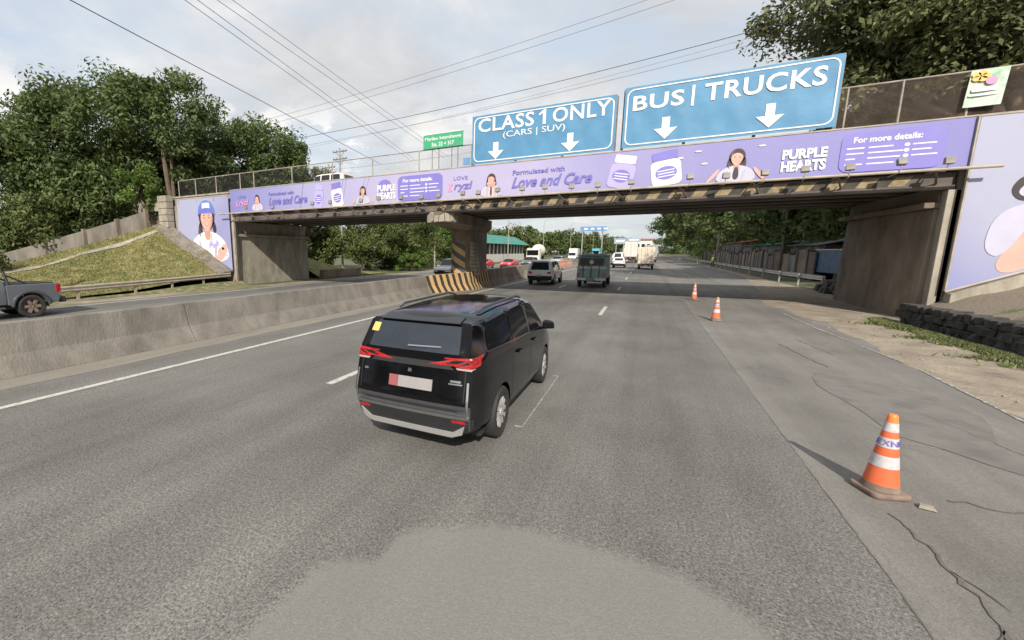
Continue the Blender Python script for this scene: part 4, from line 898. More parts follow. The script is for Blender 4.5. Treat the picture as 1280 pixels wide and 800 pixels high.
# guardrails
def guardrail(pts, label, mt='galv', h=.62, step=2.0):
    t = thing('guardrail', label, 'guardrail', (0, 0, 0)); mb = MB(); vs_ = []; n = len(pts)
    for p in pts:
        for dx, dz in ((0, -.155), (.05, -.11), (.05, -.05), (0, 0), (.05, .05), (.05, .11), (0, .155)): vs_.append((p[0]+dx, p[1], p[2]+h+dz))
    mb.add(vs_, [(7*i+k, 7*i+k+1, 7*(i+1)+k+1, 7*(i+1)+k) for i in range(n-1) for k in range(6)]); mb.build('rail', mt, t, smooth='all')
    for a, b in zip(pts, pts[1:]):
        d = (Vector(b)-Vector(a)).length; q = max(1, int(d/step))
        for k in range(q):
            p = Vector(a).lerp(Vector(b), k/q); mb = MB(); mb.box(p.x-.1, p.x-.01, p.y-.06, p.y+.06, p.z-.1, p.z+h+.12); mb.build('post', mt, t)
    return t
guardrail([(-25.3, 3, 0), (-25.5, 8, 0), (-26.0, 14, .1), (-26.6, 21.0, .25)], 'low weathered guardrail at the foot of the grass embankment', 'pipe', .50, 2.2)
guardrail([(10.3, 37, 0), (9.8, 45, 0), (9.4, 60, 0), (9.2, 90, 0), (9.1, 200, 0)], 'long galvanised guardrail along the right roadside beyond the bridge', 'galv', .72, 4.0)
ks = MB(); ks.box(-26.5, -26.0, 7, 21.3, .0, .12); 

# fence wall on the embankment top
t = thing('boundary_wall', 'grey concrete panel wall climbing along the embankment top', 'wall')
wp = [(-43.5, 11.4, .95), (-41.0, 13.0, 1.45), (-39.0, 15.0, 2.35), (-37.3, 16.8, 3.2), (-36.2, 18.6, 4.0), (-35.4, 20.4, 4.85)]
for a, b in zip(wp, wp[1:]):
    mb = MB(); A = Vector(a); B = Vector(b); d = (B-A); nn = Vector((-d.y, d.x, 0)).normalized()*.05
    mb.hexa([A-nn-Vector((0, 0, .5)), B-nn-Vector((0, 0, .5)), B+nn-Vector((0, 0, .5)), A+nn-Vector((0, 0, .5))], [A-nn+Vector((0, 0, .78)), B-nn+Vector((0, 0, .78)), B+nn+Vector((0, 0, .78)), A+nn+Vector((0, 0, .78))]); mb.build('panel', 'concrete', t)
    mb = MB(); mb.box(B.x-.13, B.x+.13, B.y-.13, B.y+.13, B.z-.5, B.z+.9); mb.build('post', 'stain', t)
t = thing('stone_pillar', 'square blockwork pillar standing at the left end of the bridge', 'pillar', (-34.0, 21.2, 4.3))
for k in range(5):
    mb = MB(); mb.box(-.55, .55, -.3, .3, .5*k, .5*k+.47); mb.build('block', 'conc_light', t, bevel=.03)

# ------------------------------------------------------------------ trees
tree('tree', 'large dark broadleaf tree filling the left of the photo', 'tree', (-47, 22, 1), [((-48, 24, 11.0), (9.5, 9, 7.2), 210, 1.6), ((-40.5, 25.5, 12.2), (5.2, 5, 6.2), 90, 1.3), ((-53, 20, 8), (8, 8, 6.5), 110, 1.6), ((-45, 22, 7), (7, 5, 5), 80, 1.5)], .5, 5, 'leaf_dark', .40, 230, 11, 'trees behind the left embankment')
tree('tree', 'dark rounded tree behind the left end of the bridge', 'tree', (-40, 35, 1), [((-42, 36, 11.0), (8.5, 6, 6.0), 170, 1.4), ((-37.0, 36, 10.2), (3.9, 4, 4.0), 60, 1.0)], .4, 5, 'leaf_dark', .42, 190, 12, 'trees behind the left embankment')
tree('tree', 'light green young tree at the top of the panel wall', 'tree', (-37.0, 20.6, 4.4), [((-36.8, 20.8, 7.2), (1.6, 1.6, 2.0), 32, .55)], .1, 1.6, 'leaf_bright', .26, 130, 13)
tree('bush', 'broad sunlit bush mass low at the left picture edge', 'bush', (-47, 13.5, 0), [((-48, 13, 3.5), (5.0, 4.0, 3.8), 70, 1.0), ((-42, 16.2, 4.2), (3.0, 3, 2.6), 40, .8)], .2, 1.5, 'leaf_mid', .34, 170, 14)
tree('palm_bush', 'grey dry shrub above the pickup bed', 'bush', (-38, 11.2, .2), [((-38, 11.2, 1.3), (2.6, 1.2, .9), 24, .5)], .1, .5, 'leaf_olive', .3, 70, 15)
t = thing('house', 'white walled house glimpsed between the left trees', 'house', (-51, 27, 3))
mb = MB(); mb.box(-4, 4, -2, 2, 0, 3.2); mb.build('wall', 'wallw', t)
mb = MB(); mb.hexa([(-4.6, -2.7, 3.2), (4.6, -2.7, 3.2), (4.6, 2.7, 3.2), (-4.6, 2.7, 3.2)], [(-4.6, -.1, 4.3), (4.6, -.1, 4.3), (4.6, .1, 4.3), (-4.6, .1, 4.3)]); mb.build('roof', 'galv', t)
mb = MB(); mb.box(-1, .4, -2.05, -2.0, .9, 2.2); mb.build('window', 'glass', t)
# bare double trunk standing in front of the left crown
t = thing('bare_trunk', 'pair of bare pale upright trunks before the dark crowns', 'tree', (-38.5, 24.5, 3)); mb = MB(); mb.path([(0, 0, 0), (.1, 0, 4), (-.3, 0, 7), (-.6, 0, 9.2)], [.28, .24, .2, .12], 8); mb.build('trunk', 'bark', t); mb = MB(); mb.path([(.5, 0, 0), (.6, 0, 4), (.7, 0, 8.6)], [.22, .18, .1], 8); mb.build('trunk', 'bark', t)
# beyond the bridge, left
tree('tree', 'wide spreading shrubby tree seen under the bridge left of the pier', 'tree', (-31.5, 44, 0), [((-33, 46, 3.6), (6.5, 4, 3.0), 90, .9), ((-29.5, 50, 4.8), (6, 4, 3.2), 70, 1.0)], .25, 1.8, 'leaf_mid', .34, 170, 21)
tree('bush', 'round bright green bush beside the oncoming road under the bridge', 'bush', (-26.6, 48, 0), [((-26.6, 48, 1.2), (2.4, 1.6, 1.5), 40, .5)], .1, .5, 'leaf_bright', .24, 140, 22)
tree('tree', 'tall vine covered green tree mass left of the pier', 'tree', (-34, 66, 0), [((-34, 66, 6.5), (9, 4, 6.5), 120, 1.3)], .3, 3, 'leaf_bright', .42, 130, 23)
tree('tree', 'tree with pale buttressed trunks beside the left abutment', 'tree', (-39.5, 42, 0), [((-42, 46, 7), (6, 5, 5), 80, 1.1)], .6, 4.0, 'leaf_olive', .4, 140, 24, forks=4)
tree('tree', 'small tree top seen over the banner left of the white van', 'tree', (-38.5, 46, 0), [((-38, 44, 10.4), (3.2, 3, 2.6), 36, .8)], .25, 6, 'leaf_olive', .34, 120, 25)
def emb3(u, v): return (-26.2-14*v, 30.3+12*u, (1-u)*4.2*min(1, v*1.7)+.02)
struct(grid_mesh('far_embankment', emb3, 14, 10, 'grass'))
mb = MB(); mb.box(-26.4, -26.0, 30.5, 36.5, 0, .75); tagd(mb.build('retaining_wall', 'stain'), 'low dark retaining wall just past the left abutment', 'wall')
# far left wood belt
rng = np.random.default_rng(40)
for i, (x, y, rx, h, lf) in enumerate([(-46, 105, 9, 9, 'leaf_bright'), (-40, 135, 10, 9, 'leaf_mid'), (-48, 170, 14, 12, 'leaf_mid'), (-38, 200, 12, 10, 'leaf_dark'), (-44, 250, 16, 13, 'leaf_dark'), (-36, 300, 16, 14, 'leaf_mid'), (-30, 360, 15, 12, 'leaf_dark'), (-62, 120, 12, 12, 'leaf_mid'), (-75, 150, 16, 14, 'leaf_dark'), (-22, 470, 16, 13, 'leaf_dark')]):
    tree('tree', ['bright green tree behind the green roofed building', 'mid green tree behind the cement mixer', 'broad tree left of the tall street lamp', 'dark tree right of the tall street lamp', 'dark far tree crown left of the blue overhead sign', 'far tree under the blue overhead sign', 'farthest dark tree near the road end on the left', 'tree behind the left end of the green roof', 'large dark tree far behind the pier', 'hazy farthest tree at the vanishing road'][i], 'tree', (x, y, 0), [((x, y, h*.48), (rx, rx*.5, h*.52), 80, h*.17)], .4, h*.3, lf, .9+y*.002, 45, 50+i, 'trees beyond the oncoming lanes')
# right side trees
tree('tree', 'huge spreading tree towering over the right end of the bridge', 'tree', (17.5, 37, 0), [((17.1, 36, 16.6), (10.6, 7, 6.6), 290, 1.5), ((25, 33, 15.0), (10, 7, 7.5), 190, 1.5), ((12.5, 36.5, 12.6), (5.2, 4.5, 4.4), 110, 1.2)], .65, 7, 'leaf_olive', .36, 210, 31, 'trees on the right roadside', forks=7, low=-.45)
tree('tree', 'second large tree behind the brown bridge fence at right', 'tree', (30, 46, 0), [((26, 46, 14), (14, 8, 9), 260, 1.8)], .6, 6, 'leaf_dark', .55, 170, 32, 'trees on the right roadside', forks=5)
rl = [(15.5, 47, 5.5, 8.4, 5.4, 'tree shading the blue container behind the abutment'), (16.5, 60, 6.0, 8.0, 6.2, 'dark tree above the shack wall'), (18.0, 76, 7.0, 8.5, 6.8, 'tree between the dark pole and the red roof'), (18.5, 96, 8.5, 10, 8.5, 'tree with sunlit top behind the red tin roof'), (18.5, 122, 9.5, 11, 9.5, 'tall dark roadside tree behind the pale pole'), (18, 150, 11, 12.5, 11, 'broad dark tree overhanging the right shoulder'), (18, 185, 14, 14, 13, 'dark rounded tree right of the box trucks'), (19, 240, 16.5, 15, 14.5, 'farthest dark tree of the right row')]
for i, (x, y, rx, cz, rz, lb) in enumerate(rl):
    tree('tree', lb, 'tree', (x, y, 0), [((x, y, cz), (rx, rx*.8, rz), 120, 1.4+y*.005)], .38, cz*.45, 'leaf_dark' if i % 2 else 'leaf_mid', .48+y*.003, 110, 80+i, 'trees on the right roadside', forks=4)

# belts of low growth and far woods closing the view
def belt(name, label, pts, n, cl, per, size, lf, seed, kind='stuff', cat='wood'):
    rg = np.random.default_rng(seed); C_ = []; 
    for k in range(n):
        i = rg.integers(len(pts)-1); a, b = np.array(pts[i][:3], float), np.array(pts[i+1][:3], float); t_ = rg.random(); p = a+(b-a)*t_; h = pts[i][3]+(pts[i+1][3]-pts[i][3])*t_; dd = pts[i][4]
        C_.append((p[0]+rg.normal()*dd, p[1]+rg.normal()*dd, h*rg.random()**.8*(.8+.25*math.sin(p[0]*.13+p[1]*.17)*math.sin(p[1]*.05+p[0]*.07))))
    V, F = leaves(rg, np.array(C_), cl*(.6+.8*rg.random(n)), per, size); o = fastmesh(name, V, F, lf); tagd(o, label, cat, kind=kind)
belt('wood', 'far green wood closing the horizon beyond the road on the left', [(-120, 120, 0, 13, 5), (-85, 200, 0, 13, 6), (-60, 330, 0, 16, 8), (-25, 560, 0, 20, 10)], 620, 3.2, 60, 1.5, 'leaf_mid', 301)
belt('wood', 'far dark wood closing the horizon on the right', [(60, 110, 0, 12, 5), (48, 200, 0, 14, 6), (36, 330, 0, 18, 8), (14, 560, 0, 20, 10)], 520, 3.4, 60, 1.6, 'leaf_dark', 302)
belt('hedge', 'dense shrubs and creepers below the trees left of the pier', [(-46, 38, 0, 3.5, .9), (-35, 47, 0, 4.2, .9), (-31, 60, 0, 5.0, 1.2), (-31, 82, 0, 5.5, 1.2)], 190, 1.2, 130, .42, 'leaf_mid', 303, cat='shrubs')
belt('wood', 'roadside trees behind the camera on the right', [(13, -32, 0, 11, 2), (18, -70, 0, 13, 3), (24, -130, 0, 14, 3)], 260, 1.8, 50, .9, 'leaf_dark', 305)  # unseen tree belts added to give the car's glass and paint reflections
belt('wood', 'roadside trees behind the camera on the left', [(-36, -5, 0, 12, 2), (-32, -60, 0, 13, 3), (-30, -130, 0, 13, 3)], 260, 1.8, 50, .9, 'leaf_dark', 306)
belt('hedge', 'dense undergrowth behind the shack wall on the right', [(14.5, 36, 0, 4, .8), (18, 60, 0, 4.5, 1), (18, 110, 0, 5, 1.2), (15, 200, 0, 6, 1.5)], 220, 1.4, 100, .5, 'leaf_dark', 304, cat='shrubs')
# ------------------------------------------------------------------ right side: shacks, roofs, container
t = thing('shack_wall', 'patched wall of grey boards and sheets along the right roadside', 'wall', (0, 0, 0)); rr = random.Random(21)
y = 48.0
while y < 112:
    w_ = rr.uniform(1.6, 2.8); h_ = rr.uniform(1.9, 2.6); x = 12.6-(y-48)*.02; mb = MB(); mb.box(x-.05+rr.uniform(-.06, .06), x+.08, y, y+w_-.12, 0.02, h_); mb.build('board_panel', ['shack', 'stain', 'shack', 'girder'][rr.randrange(4)], t)
    mb = MB(); mb.box(x-.12, x+.1, y+w_-.11, y+w_-.01, 0, h_+.25); mb.build('post', 'bark', t); y += w_
def roof(name, x0, x1, y0, y1, z0, z1, m, label, gap=0):
    t = thing(name, label, 'shed', (0, 0, 0))
    def f(u, v): return (x0+(x1-x0)*u, y0+(y1-y0)*v, z0+(z1-z0)*u+.03*math.sin(v*(y1-y0)*12))
    grid_mesh('roof', f, 4, 120, m, t)
    mb = MB(); mb.box(x0+.4, x1, y0+.3, y1-.3, 0, z0-.02); mb.build('wall', 'shack', t); mb = MB()
    for k in range(4): mb.box(x0+.33, x0+.39, y0+1+(y1-y0)*.24*k, y0+2.2+(y1-y0)*.24*k, 1.0, z0-.5)
    mb.build('window', 'blackplastic', t)
roof('shed', 12.9, 18, 62, 84, 3.2, 3.9, 'greenroof', 'roadside shed with a long green tin roof'); roof('shed', 12.9, 19, 85, 106, 3.8, 4.8, 'redroof', 'roadside shed with a faded red tin roof'); roof('shed', 13.4, 18, 50, 61, 3.0, 4.1, 'galv', 'grey roofed shed right of the dark utility pole')
t = thing('parked_truck', 'dark blue box truck parked behind the right guardrail', 'truck', (14.3, 44, 0), math.radians(6))
mb = MB(); mb.box(-1.1, 1.1, 0, 4.6, .7, 2.5); mb.build('cargo_box', 'steelblue', t, bevel=.04); mb = MB(); mb.box(-1.15, 1.15, -.05, 4.65, 2.5, 2.62); mb.build('roof', 'galv', t, bevel=.03)
mb = MB(); mb.box(-1.0, 1.0, 4.7, 6.4, .6, 2.2); mb.build('cab', 'steelblue', t, bevel=.1); mb = MB(); mb.box(-1.0, 1.0, -.06, -.01, .75, 2.4); mb.build('rear_door', 'blackplastic', t)
for x in (-.95, .95):
    for y in (1.0, 5.4): mb = MB(); mb.lathe([(.2, -.12), (.42, -.12), (.42, .12), (.2, .12)], 14, 'X', (x, y, .42)); mb.build('wheel', 'tyre', t)

# ------------------------------------------------------------------ far buildings and signs
t = thing('warehouse', 'long low building with a green tin roof beyond the oncoming lanes', 'building', (0, 0, 0))
mb = MB(); mb.box(-35, -30, 86, 120, 0, 1.8); mb.build('wall', 'wallw', t); mb = MB(); mb.box(-34.8, -30.2, 86.2, 119.8, 1.8, 4.1); mb.build('upper_wall', 'blackplastic', t)
mb = MB(); mb.hexa([(-36.4, 85, 4.1), (-28.8, 85, 4.1), (-28.8, 121, 4.1), (-36.4, 121, 4.1)], [(-33, 86, 6.3), (-32.6, 86, 6.3), (-32.6, 120, 6.3), (-33, 120, 6.3)]); mb.build('roof', 'greenroof', t)
for k in range(12): mb = MB(); mb.box(-30.16, -30.0, 87+k*2.8, 87.8+k*2.8, 1.8, 4.05); mb.build('pillar', 'wallw', t)
t = thing('overhead_sign', 'distant blue overhead sign spanning the far road', 'sign', (0, 200, 0)); mb = MB(); mb.box(-26, -15.4, 0, .3, 11.0, 12.9); mb.build('panel', 'blue_small', t)
for x in (-25, -17): mb = MB(); mb.tube((x, .4, 0), (x, .4, 12), .3, n=8); mb.build('post', 'galv', t)
mb = MB(); [mb.wallpoly(rrect(-24.4+k*2.6, -22.9+k*2.6, 11.6, 12.3, .1, 2), -.05, -.01) for k in range(4)]; mb.build('text_line', 'whitep', t)
for (x, y, w_, z0, z1, m, lb) in ((-13, 260, 6, 6.4, 9.4, 'hazeblue', 'pale blue billboard nearer than the one above the box trucks'), (-8, 330, 8, 8.6, 11.2, 'hazeblue', 'farther faded blue billboard above the box trucks')):
    t = thing('roadside_billboard', lb, 'billboard', (x, y, 0)); mb = MB(); mb.box(-w_/2, w_/2, 0, .4, z0, z1); mb.build('panel', m, t)
    for dx in (-w_*.3, w_*.3): mb = MB(); mb.tube((dx, .5, 0), (dx, .5, z0+.5), .25, n=6); mb.build('post', 'galv', t)
    mb = MB(); mb.wallpoly(rrect(-w_*.35, w_*.35, z0+1, z0+2, .2, 2), -.06, -.01); mb.build('text_line', 'whitep', t)
t = thing('building', 'pale far building behind the box trucks', 'building', (-6, 420, 0)); mb = MB(); mb.box(-16, 10, 0, 20, 0, 12); mb.build('wall', 'pinkbox', t); mb = MB(); mb.box(-17, 11, -1, 21, 12, 13); mb.build('roof', 'redroof', t)
for k in range(6): mb = MB(); mb.box(-14+k*4, -11.6+k*4, -.1, -.02, 6, 8.6); mb.build('window', 'glass', t)

# ------------------------------------------------------------------ traffic cones
cone = thing('traffic_cone', 'large orange traffic cone in the foreground on the right shoulder', 'traffic cone', (2.30, 5.84, 0), math.radians(20), 'orange traffic cones with white bands')
mb = MB(); s = .172
mb.slab(rrect(-s, s, -s, s, .06, 8), .0, .052); mb.build('base', 'rubber', cone, bevel=.016)
def cr_(z): return .142-(.142-.036)*((z-.055)/.775)**.97
def cband(z0, z1, m, name, e=0.0, cap=False):
    mb = MB(); prof = [(cr_(z0+(z1-z0)*k/4)+e, z0+(z1-z0)*k/4) for k in range(5)]
    if cap: prof += [(cr_(z1)*.75, z1+.012), (.005, z1+.012)]
    mb.lathe(prof, 32); return mb.build(name, m, cone, smooth=True)
cband(.056, .295, 'orange', 'lower_body'); cband(.296, .415, 'band', 'white_band', .002); cband(.416, .50, 'orange', 'middle_body'); cband(.501, .60, 'band', 'white_band', .002); cband(.601, .665, 'orange', 'upper_body'); cband(.666, .755, 'band', 'white_band', .002); cband(.756, .825, 'cone_tip', 'tip', 0, True)
mb = MB(); mb.lathe([(cr_(.06)+.006, .056), (cr_(.09)+.003, .09), (cr_(.12)+.0015, .115)], 32); mb.build('scuffed_foot', 'rubber', cone, smooth=True)
for ch, a in zip('NLEXNLEX', [(-95+k*45) for k in range(8)]):
    an = math.radians(a); rr_ = cr_(.55)+.004; o = text_obj(ch, .055, .055, 'ink', cone, (rr_*math.cos(an), rr_*math.sin(an), .552), (math.pi/2-.18, 0, an+math.pi/2), 'band_letter', bold=.02)
for (x, y, rz_, lb) in ((2.36, 18.3, .3, 'middle distance traffic cone on the right before the bridge shadow'), (2.30, 25.6, .9, 'farthest traffic cone standing at the edge of the bridge shadow')):
    c = copy_tree(cone); c.location = (x, y, 0); c.rotation_euler = (0, 0, rz_); tagd(c, lb)
# litter
mb = MB(); mb.hexa([(2.50, 5.62, .005), (2.62, 5.60, .005), (2.63, 5.68, .005), (2.52, 5.70, .005)], [(2.51, 5.63, .03), (2.60, 5.61, .025), (2.61, 5.67, .03), (2.53, 5.69, .03)]); tagd(mb.build('concrete_chip', 'conc_light'), 'small pale chip lying at the foot of the nearest cone', 'debris')
rr = random.Random(77); db = MB()
for k in range(160):
    x = rr.uniform(5.3, 8.2); y = rr.uniform(7, 26); s = rr.uniform(.01, .028); db.hexa([(x-s, y-s, 0), (x+s, y-s, 0), (x+s, y+s, 0), (x-s, y+s, 0)], [(x-s*.5, y-s*.6, s), (x+s*.5, y-s*.5, s*.8), (x+s*.6, y+s*.5, s), (x-s*.5, y+s*.5, s*.7)])
tagd(db.build('gravel', 'dirt'), 'scattered pebbles on the right dirt verge', 'gravel', kind='stuff')

# ================================================================== VEHICLES
def station(yl, ym, yb, yt, W, zb, zm, zbelt, ztop, topw, fl=.12):
    return [(0, yl, zb), (.74*W, yl, zb), (.97*W, yl, zb+fl), (W, ym, zm), (W*.985, yb, zbelt-.13), (W-.045, yb, zbelt), (topw, yt, ztop-.12 if ztop-zbelt > .2 else zbelt+(ztop-zbelt)*.45), (topw-.06, yt, ztop-.05 if ztop-zbelt > .2 else zbelt+(ztop-zbelt)*.65), (.62*topw, yt, ztop-.008), (0, yt, ztop)]
def car_body(root, stations, winrows, front_i, paint, glassm, wheels, wr, bulge_r=.05, bulge_f=.10, rear_glass=True, lower='blackplastic', sharp=.35, rearcols=.80, skip_rear_glass=False):
    """subdivided cage -> body, windows split off as their own meshes. winrows: station intervals that carry side glass"""
    ns = len(stations); verts = []; faces = []; tags = []
    ringidx = []
    for st_ in stations:
        ids = []
        for j in range(10): verts.append((st_[j][0], st_[j][1], st_[j][2])); ids.append(len(verts)-1)
        left = [ids[0]]
        for j in range(1, 9): verts.append((-st_[j][0], st_[j][1], st_[j][2])); left.append(len(verts)-1)
        left.append(ids[9]); ringidx.append((ids, left))
    for i in range(ns-1):
        for j in range(9):
            for side in (0, 1):
                a, b = ringidx[i][side][j], ringidx[i][side][j+1]; c, d = ringidx[i+1][side][j+1], ringidx[i+1][side][j]
                f = (a, b, c, d) if side == 0 else (d, c, b, a)
                tg = 0
                if j <= 1: tg = 3
                if j == 5 and i in winrows: tg = 1
                if i == front_i and j >= 6: tg = 2
                faces.append(f); tags.append(tg)
    def capf(i, end):
        R, Lr = ringidx[i]; st_ = stations[i]; sg = -1 if end == 'rear' else 1; bul = bulge_r if end == 'rear' else bulge_f
        grid = [[Lr[2], Lr[1], R[0], R[1], R[2]]]
        for j in (3, 4, 5, 6):
            row = [Lr[j]]
            for fx_ in (-rearcols, 0, rearcols):
                p = st_[j]; verts.append((p[0]*fx_, p[1]+sg*bul*(1-.75*abs(fx_)**2), p[2])); row.append(len(verts)-1)
            row.append(R[j]); grid.append(row)
        grid.append([Lr[7], Lr[8], R[9], R[8], R[7]])
        for r_ in range(5):
            for c in range(4):
                f = (grid[r_][c], grid[r_][c+1], grid[r_+1][c+1], grid[r_+1][c]); 
                if end != 'rear': f = f[::-1]
                tg = 0
                if r_ == 0: tg = 3
                if end == 'rear' and rear_glass and r_ == 3 and c in (1, 2): tg = 4
                faces.append(f); tags.append(tg)
    capf(0, 'rear'); capf(ns-1, 'front')
    me = bpy.data.meshes.new('cage'); me.from_pydata(verts, [], faces)
    for k in range(5): me.materials.append(None)
    for p, t_ in zip(me.polygons, tags): p.material_index = t_
    ob = bpy.data.objects.new('cage', me); COL.objects.link(ob)
    # creases where the glass meets the body and along the belt
    bm = bmesh.new(); bm.from_mesh(me); cl = bm.edges.layers.float.get('crease_edge') or bm.edges.layers.float.new('crease_edge')
    for e in bm.edges:
        lf = e.link_faces
        if len(lf) == 2:
            if lf[0].material_index != lf[1].material_index: e[cl] = .75
            elif abs(lf[0].normal.dot(lf[1].normal)) < .6: e[cl] = sharp
    vl = bm.verts.layers.float.get('crease_vert') or bm.verts.layers.float.new('crease_vert')
    for v in bm.verts:
        for tg in (1, 4):
            if sum(1 for f in v.link_faces if f.material_index == tg) == 1: v[vl] = .7
    bm.to_mesh(me); bm.free()
    sm = ob.modifiers.new('s', 'SUBSURF'); sm.levels = 3; sm.render_levels = 3
    cutters = []
    for (x, y) in wheels:
        mb = MB(); x0, x1 = (x-.30, x+.6) if x > 0 else (x-.6, x+.30); mb.lathe([(wr+.055, x0), (wr+.055, x1)], 36, 'X', (0, y, wr)); c = mb.build('cutter', 'tyre'); 
        bm = bmesh.new(); bm.from_mesh(c.data); bmesh.ops.recalc_face_normals(bm, faces=bm.faces); bm.to_mesh(c.data); bm.free(); cutters.append(c)
        bo = ob.modifiers.new('b', 'BOOLEAN'); bo.operation = 'DIFFERENCE'; bo.object = c; bo.solver = 'EXACT'
    dg = bpy.context.evaluated_depsgraph_get(); dg.update(); me2 = bpy.data.meshes.new_from_object(ob.evaluated_get(dg))
    V = [v.co.copy() for v in me2.vertices]; P_ = [(tuple(p.vertices), p.material_index, p.center.copy()) for p in me2.polygons]
    bpy.data.objects.remove(ob, do_unlink=True)
    for c in cutters: bpy.data.objects.remove(c, do_unlink=True)
    groups = {0: [], 1: [], 2: [], 3: [], 4: []}
    R_ = wr+.055
    arch = []
    for vv, mi, c in P_:
        inarch = False
        for (x, y) in wheels:
            d = [math.hypot(V[q].y-y, V[q].z-wr) for q in vv]
            xin = all((V[q].x > x-.31 if x > 0 else V[q].x < x+.31) for q in vv)
            if xin and (all(abs(q-R_) < .004 for q in d) or (all(q < R_+.004 for q in d) and all(abs(abs(V[k].x)-(abs(x)-.30)) < .004 for k in vv))): inarch = True
        if inarch: arch.append(vv)
        else: groups[mi if mi in groups else 0].append(vv)
    allf = [f for f, _, _ in P_]; bvh = BVHTree.FromPolygons([tuple(v) for v in V], allf)
    def emit(name, fs, m):
        if not fs: return None
        used = sorted({q for f in fs for q in f}); mp_ = {q: i for i, q in enumerate(used)}
        mb = MB(); mb.add([V[q] for q in used], [tuple(mp_[q] for q in f) for f in fs])
        me_ = bpy.data.meshes.new(name); me_.from_pydata(mb.v, [], mb.f); me_.materials.append(M[m]); me_.shade_smooth(); me_.set_sharp_from_angle(angle=math.radians(42))
        o = bpy.data.objects.new(name, me_); COL.objects.link(o); o.parent = root; return o
    def comps(fs):
        par = {}
        def find(a):
            while par.setdefault(a, a) != a: par[a] = par[par[a]]; a = par[a]
            return a
        for f in fs:
            for q in f[1:]: par[find(q)] = find(f[0])
        out_ = {}
        for f in fs: out_.setdefault(find(f[0]), []).append(f)
        return list(out_.values())
    emit('body', groups[0], paint); emit('sill_cladding', groups[3], lower); emit('wheel_arch', arch, 'blackplastic')
    for c in comps(groups[1]): emit('side_window', c, glassm)
    for c in comps(groups[2]): emit('windscreen', c, glassm)
    for c in comps(groups[4]): emit('rear_window', c, 'rearglass')
    return bvh
def patch(root, bvh, name, quads, axis, m, off=.008, n=8, k=4):
    """thin pieces laid on the body: each quad is four (a,z) corners projected along the axis ('rear','right','left')"""
    mb = MB()
    if root.name == 'people_carrier' and axis in ('rear', 'front'): quads = [[(a*.905, z+(0 if z < .42 else (.07 if z < .62 else (.19 if z < 1.2 else -.045)))) for a, z in q] for q in quads]
    for q in quads:
        outer = []; 
        for i in range(n+1):
            for j in range(k+1):
                u, v = i/n, j/k
                a = (q[0][0]*(1-u)+q[1][0]*u)*(1-v)+(q[3][0]*(1-u)+q[2][0]*u)*v; z = (q[0][1]*(1-u)+q[1][1]*u)*(1-v)+(q[3][1]*(1-u)+q[2][1]*u)*v
                if axis == 'rear': o_, d = Vector((a, -3, z)), Vector((0, 1, 0))
                elif axis == 'right': o_, d = Vector((3, a, z)), Vector((-1, 0, 0))
                elif axis == 'left': o_, d = Vector((-3, a, z)), Vector((1, 0, 0))
                elif axis == 'front': o_, d = Vector((a, 9, z)), Vector((0, -1, 0))
                elif axis == 'top': o_, d = Vector((a, z, 4)), Vector((0, 0, -1))
                h, nr, _, _ = bvh.ray_cast(o_, d)
                if h is None:
                    outer.append(None); continue
                if nr.dot(d) > 0: nr = -nr
                outer.append((h+nr*off, h-nr*.01))
        if any(p is None for p in outer):
            for idx, p in enumerate(outer):
                if p is None:
                    near = min((abs(x-idx), x) for x, pp in enumerate(outer) if pp is not None) if any(outer) else None
                    if near is None: return None
                    outer[idx] = outer[near[1]]
        b = len(mb.v); W_ = k+1; nn = len(outer); vs_ = [p[0] for p in outer]+[p[1] for p in outer]; fs = []
        for i in range(n):
            for j in range(k): fs.append((i*W_+j, (i+1)*W_+j, (i+1)*W_+j+1, i*W_+j+1)); fs.append((nn+i*W_+j, nn+i*W_+j+1, nn+(i+1)*W_+j+1, nn+(i+1)*W_+j))
        for i in range(n): fs.append((i*W_, nn+i*W_, nn+(i+1)*W_, (i+1)*W_)); fs.append((i*W_+k, (i+1)*W_+k, nn+(i+1)*W_+k, nn+i*W_+k))
        for j in range(k): fs.append((j, j+1, nn+j+1, nn+j)); fs.append((n*W_+j, nn+n*W_+j, nn+n*W_+j+1, n*W_+j+1))
        mb.add(vs_, fs)
    return mb.build(name, m, root, smooth=True)
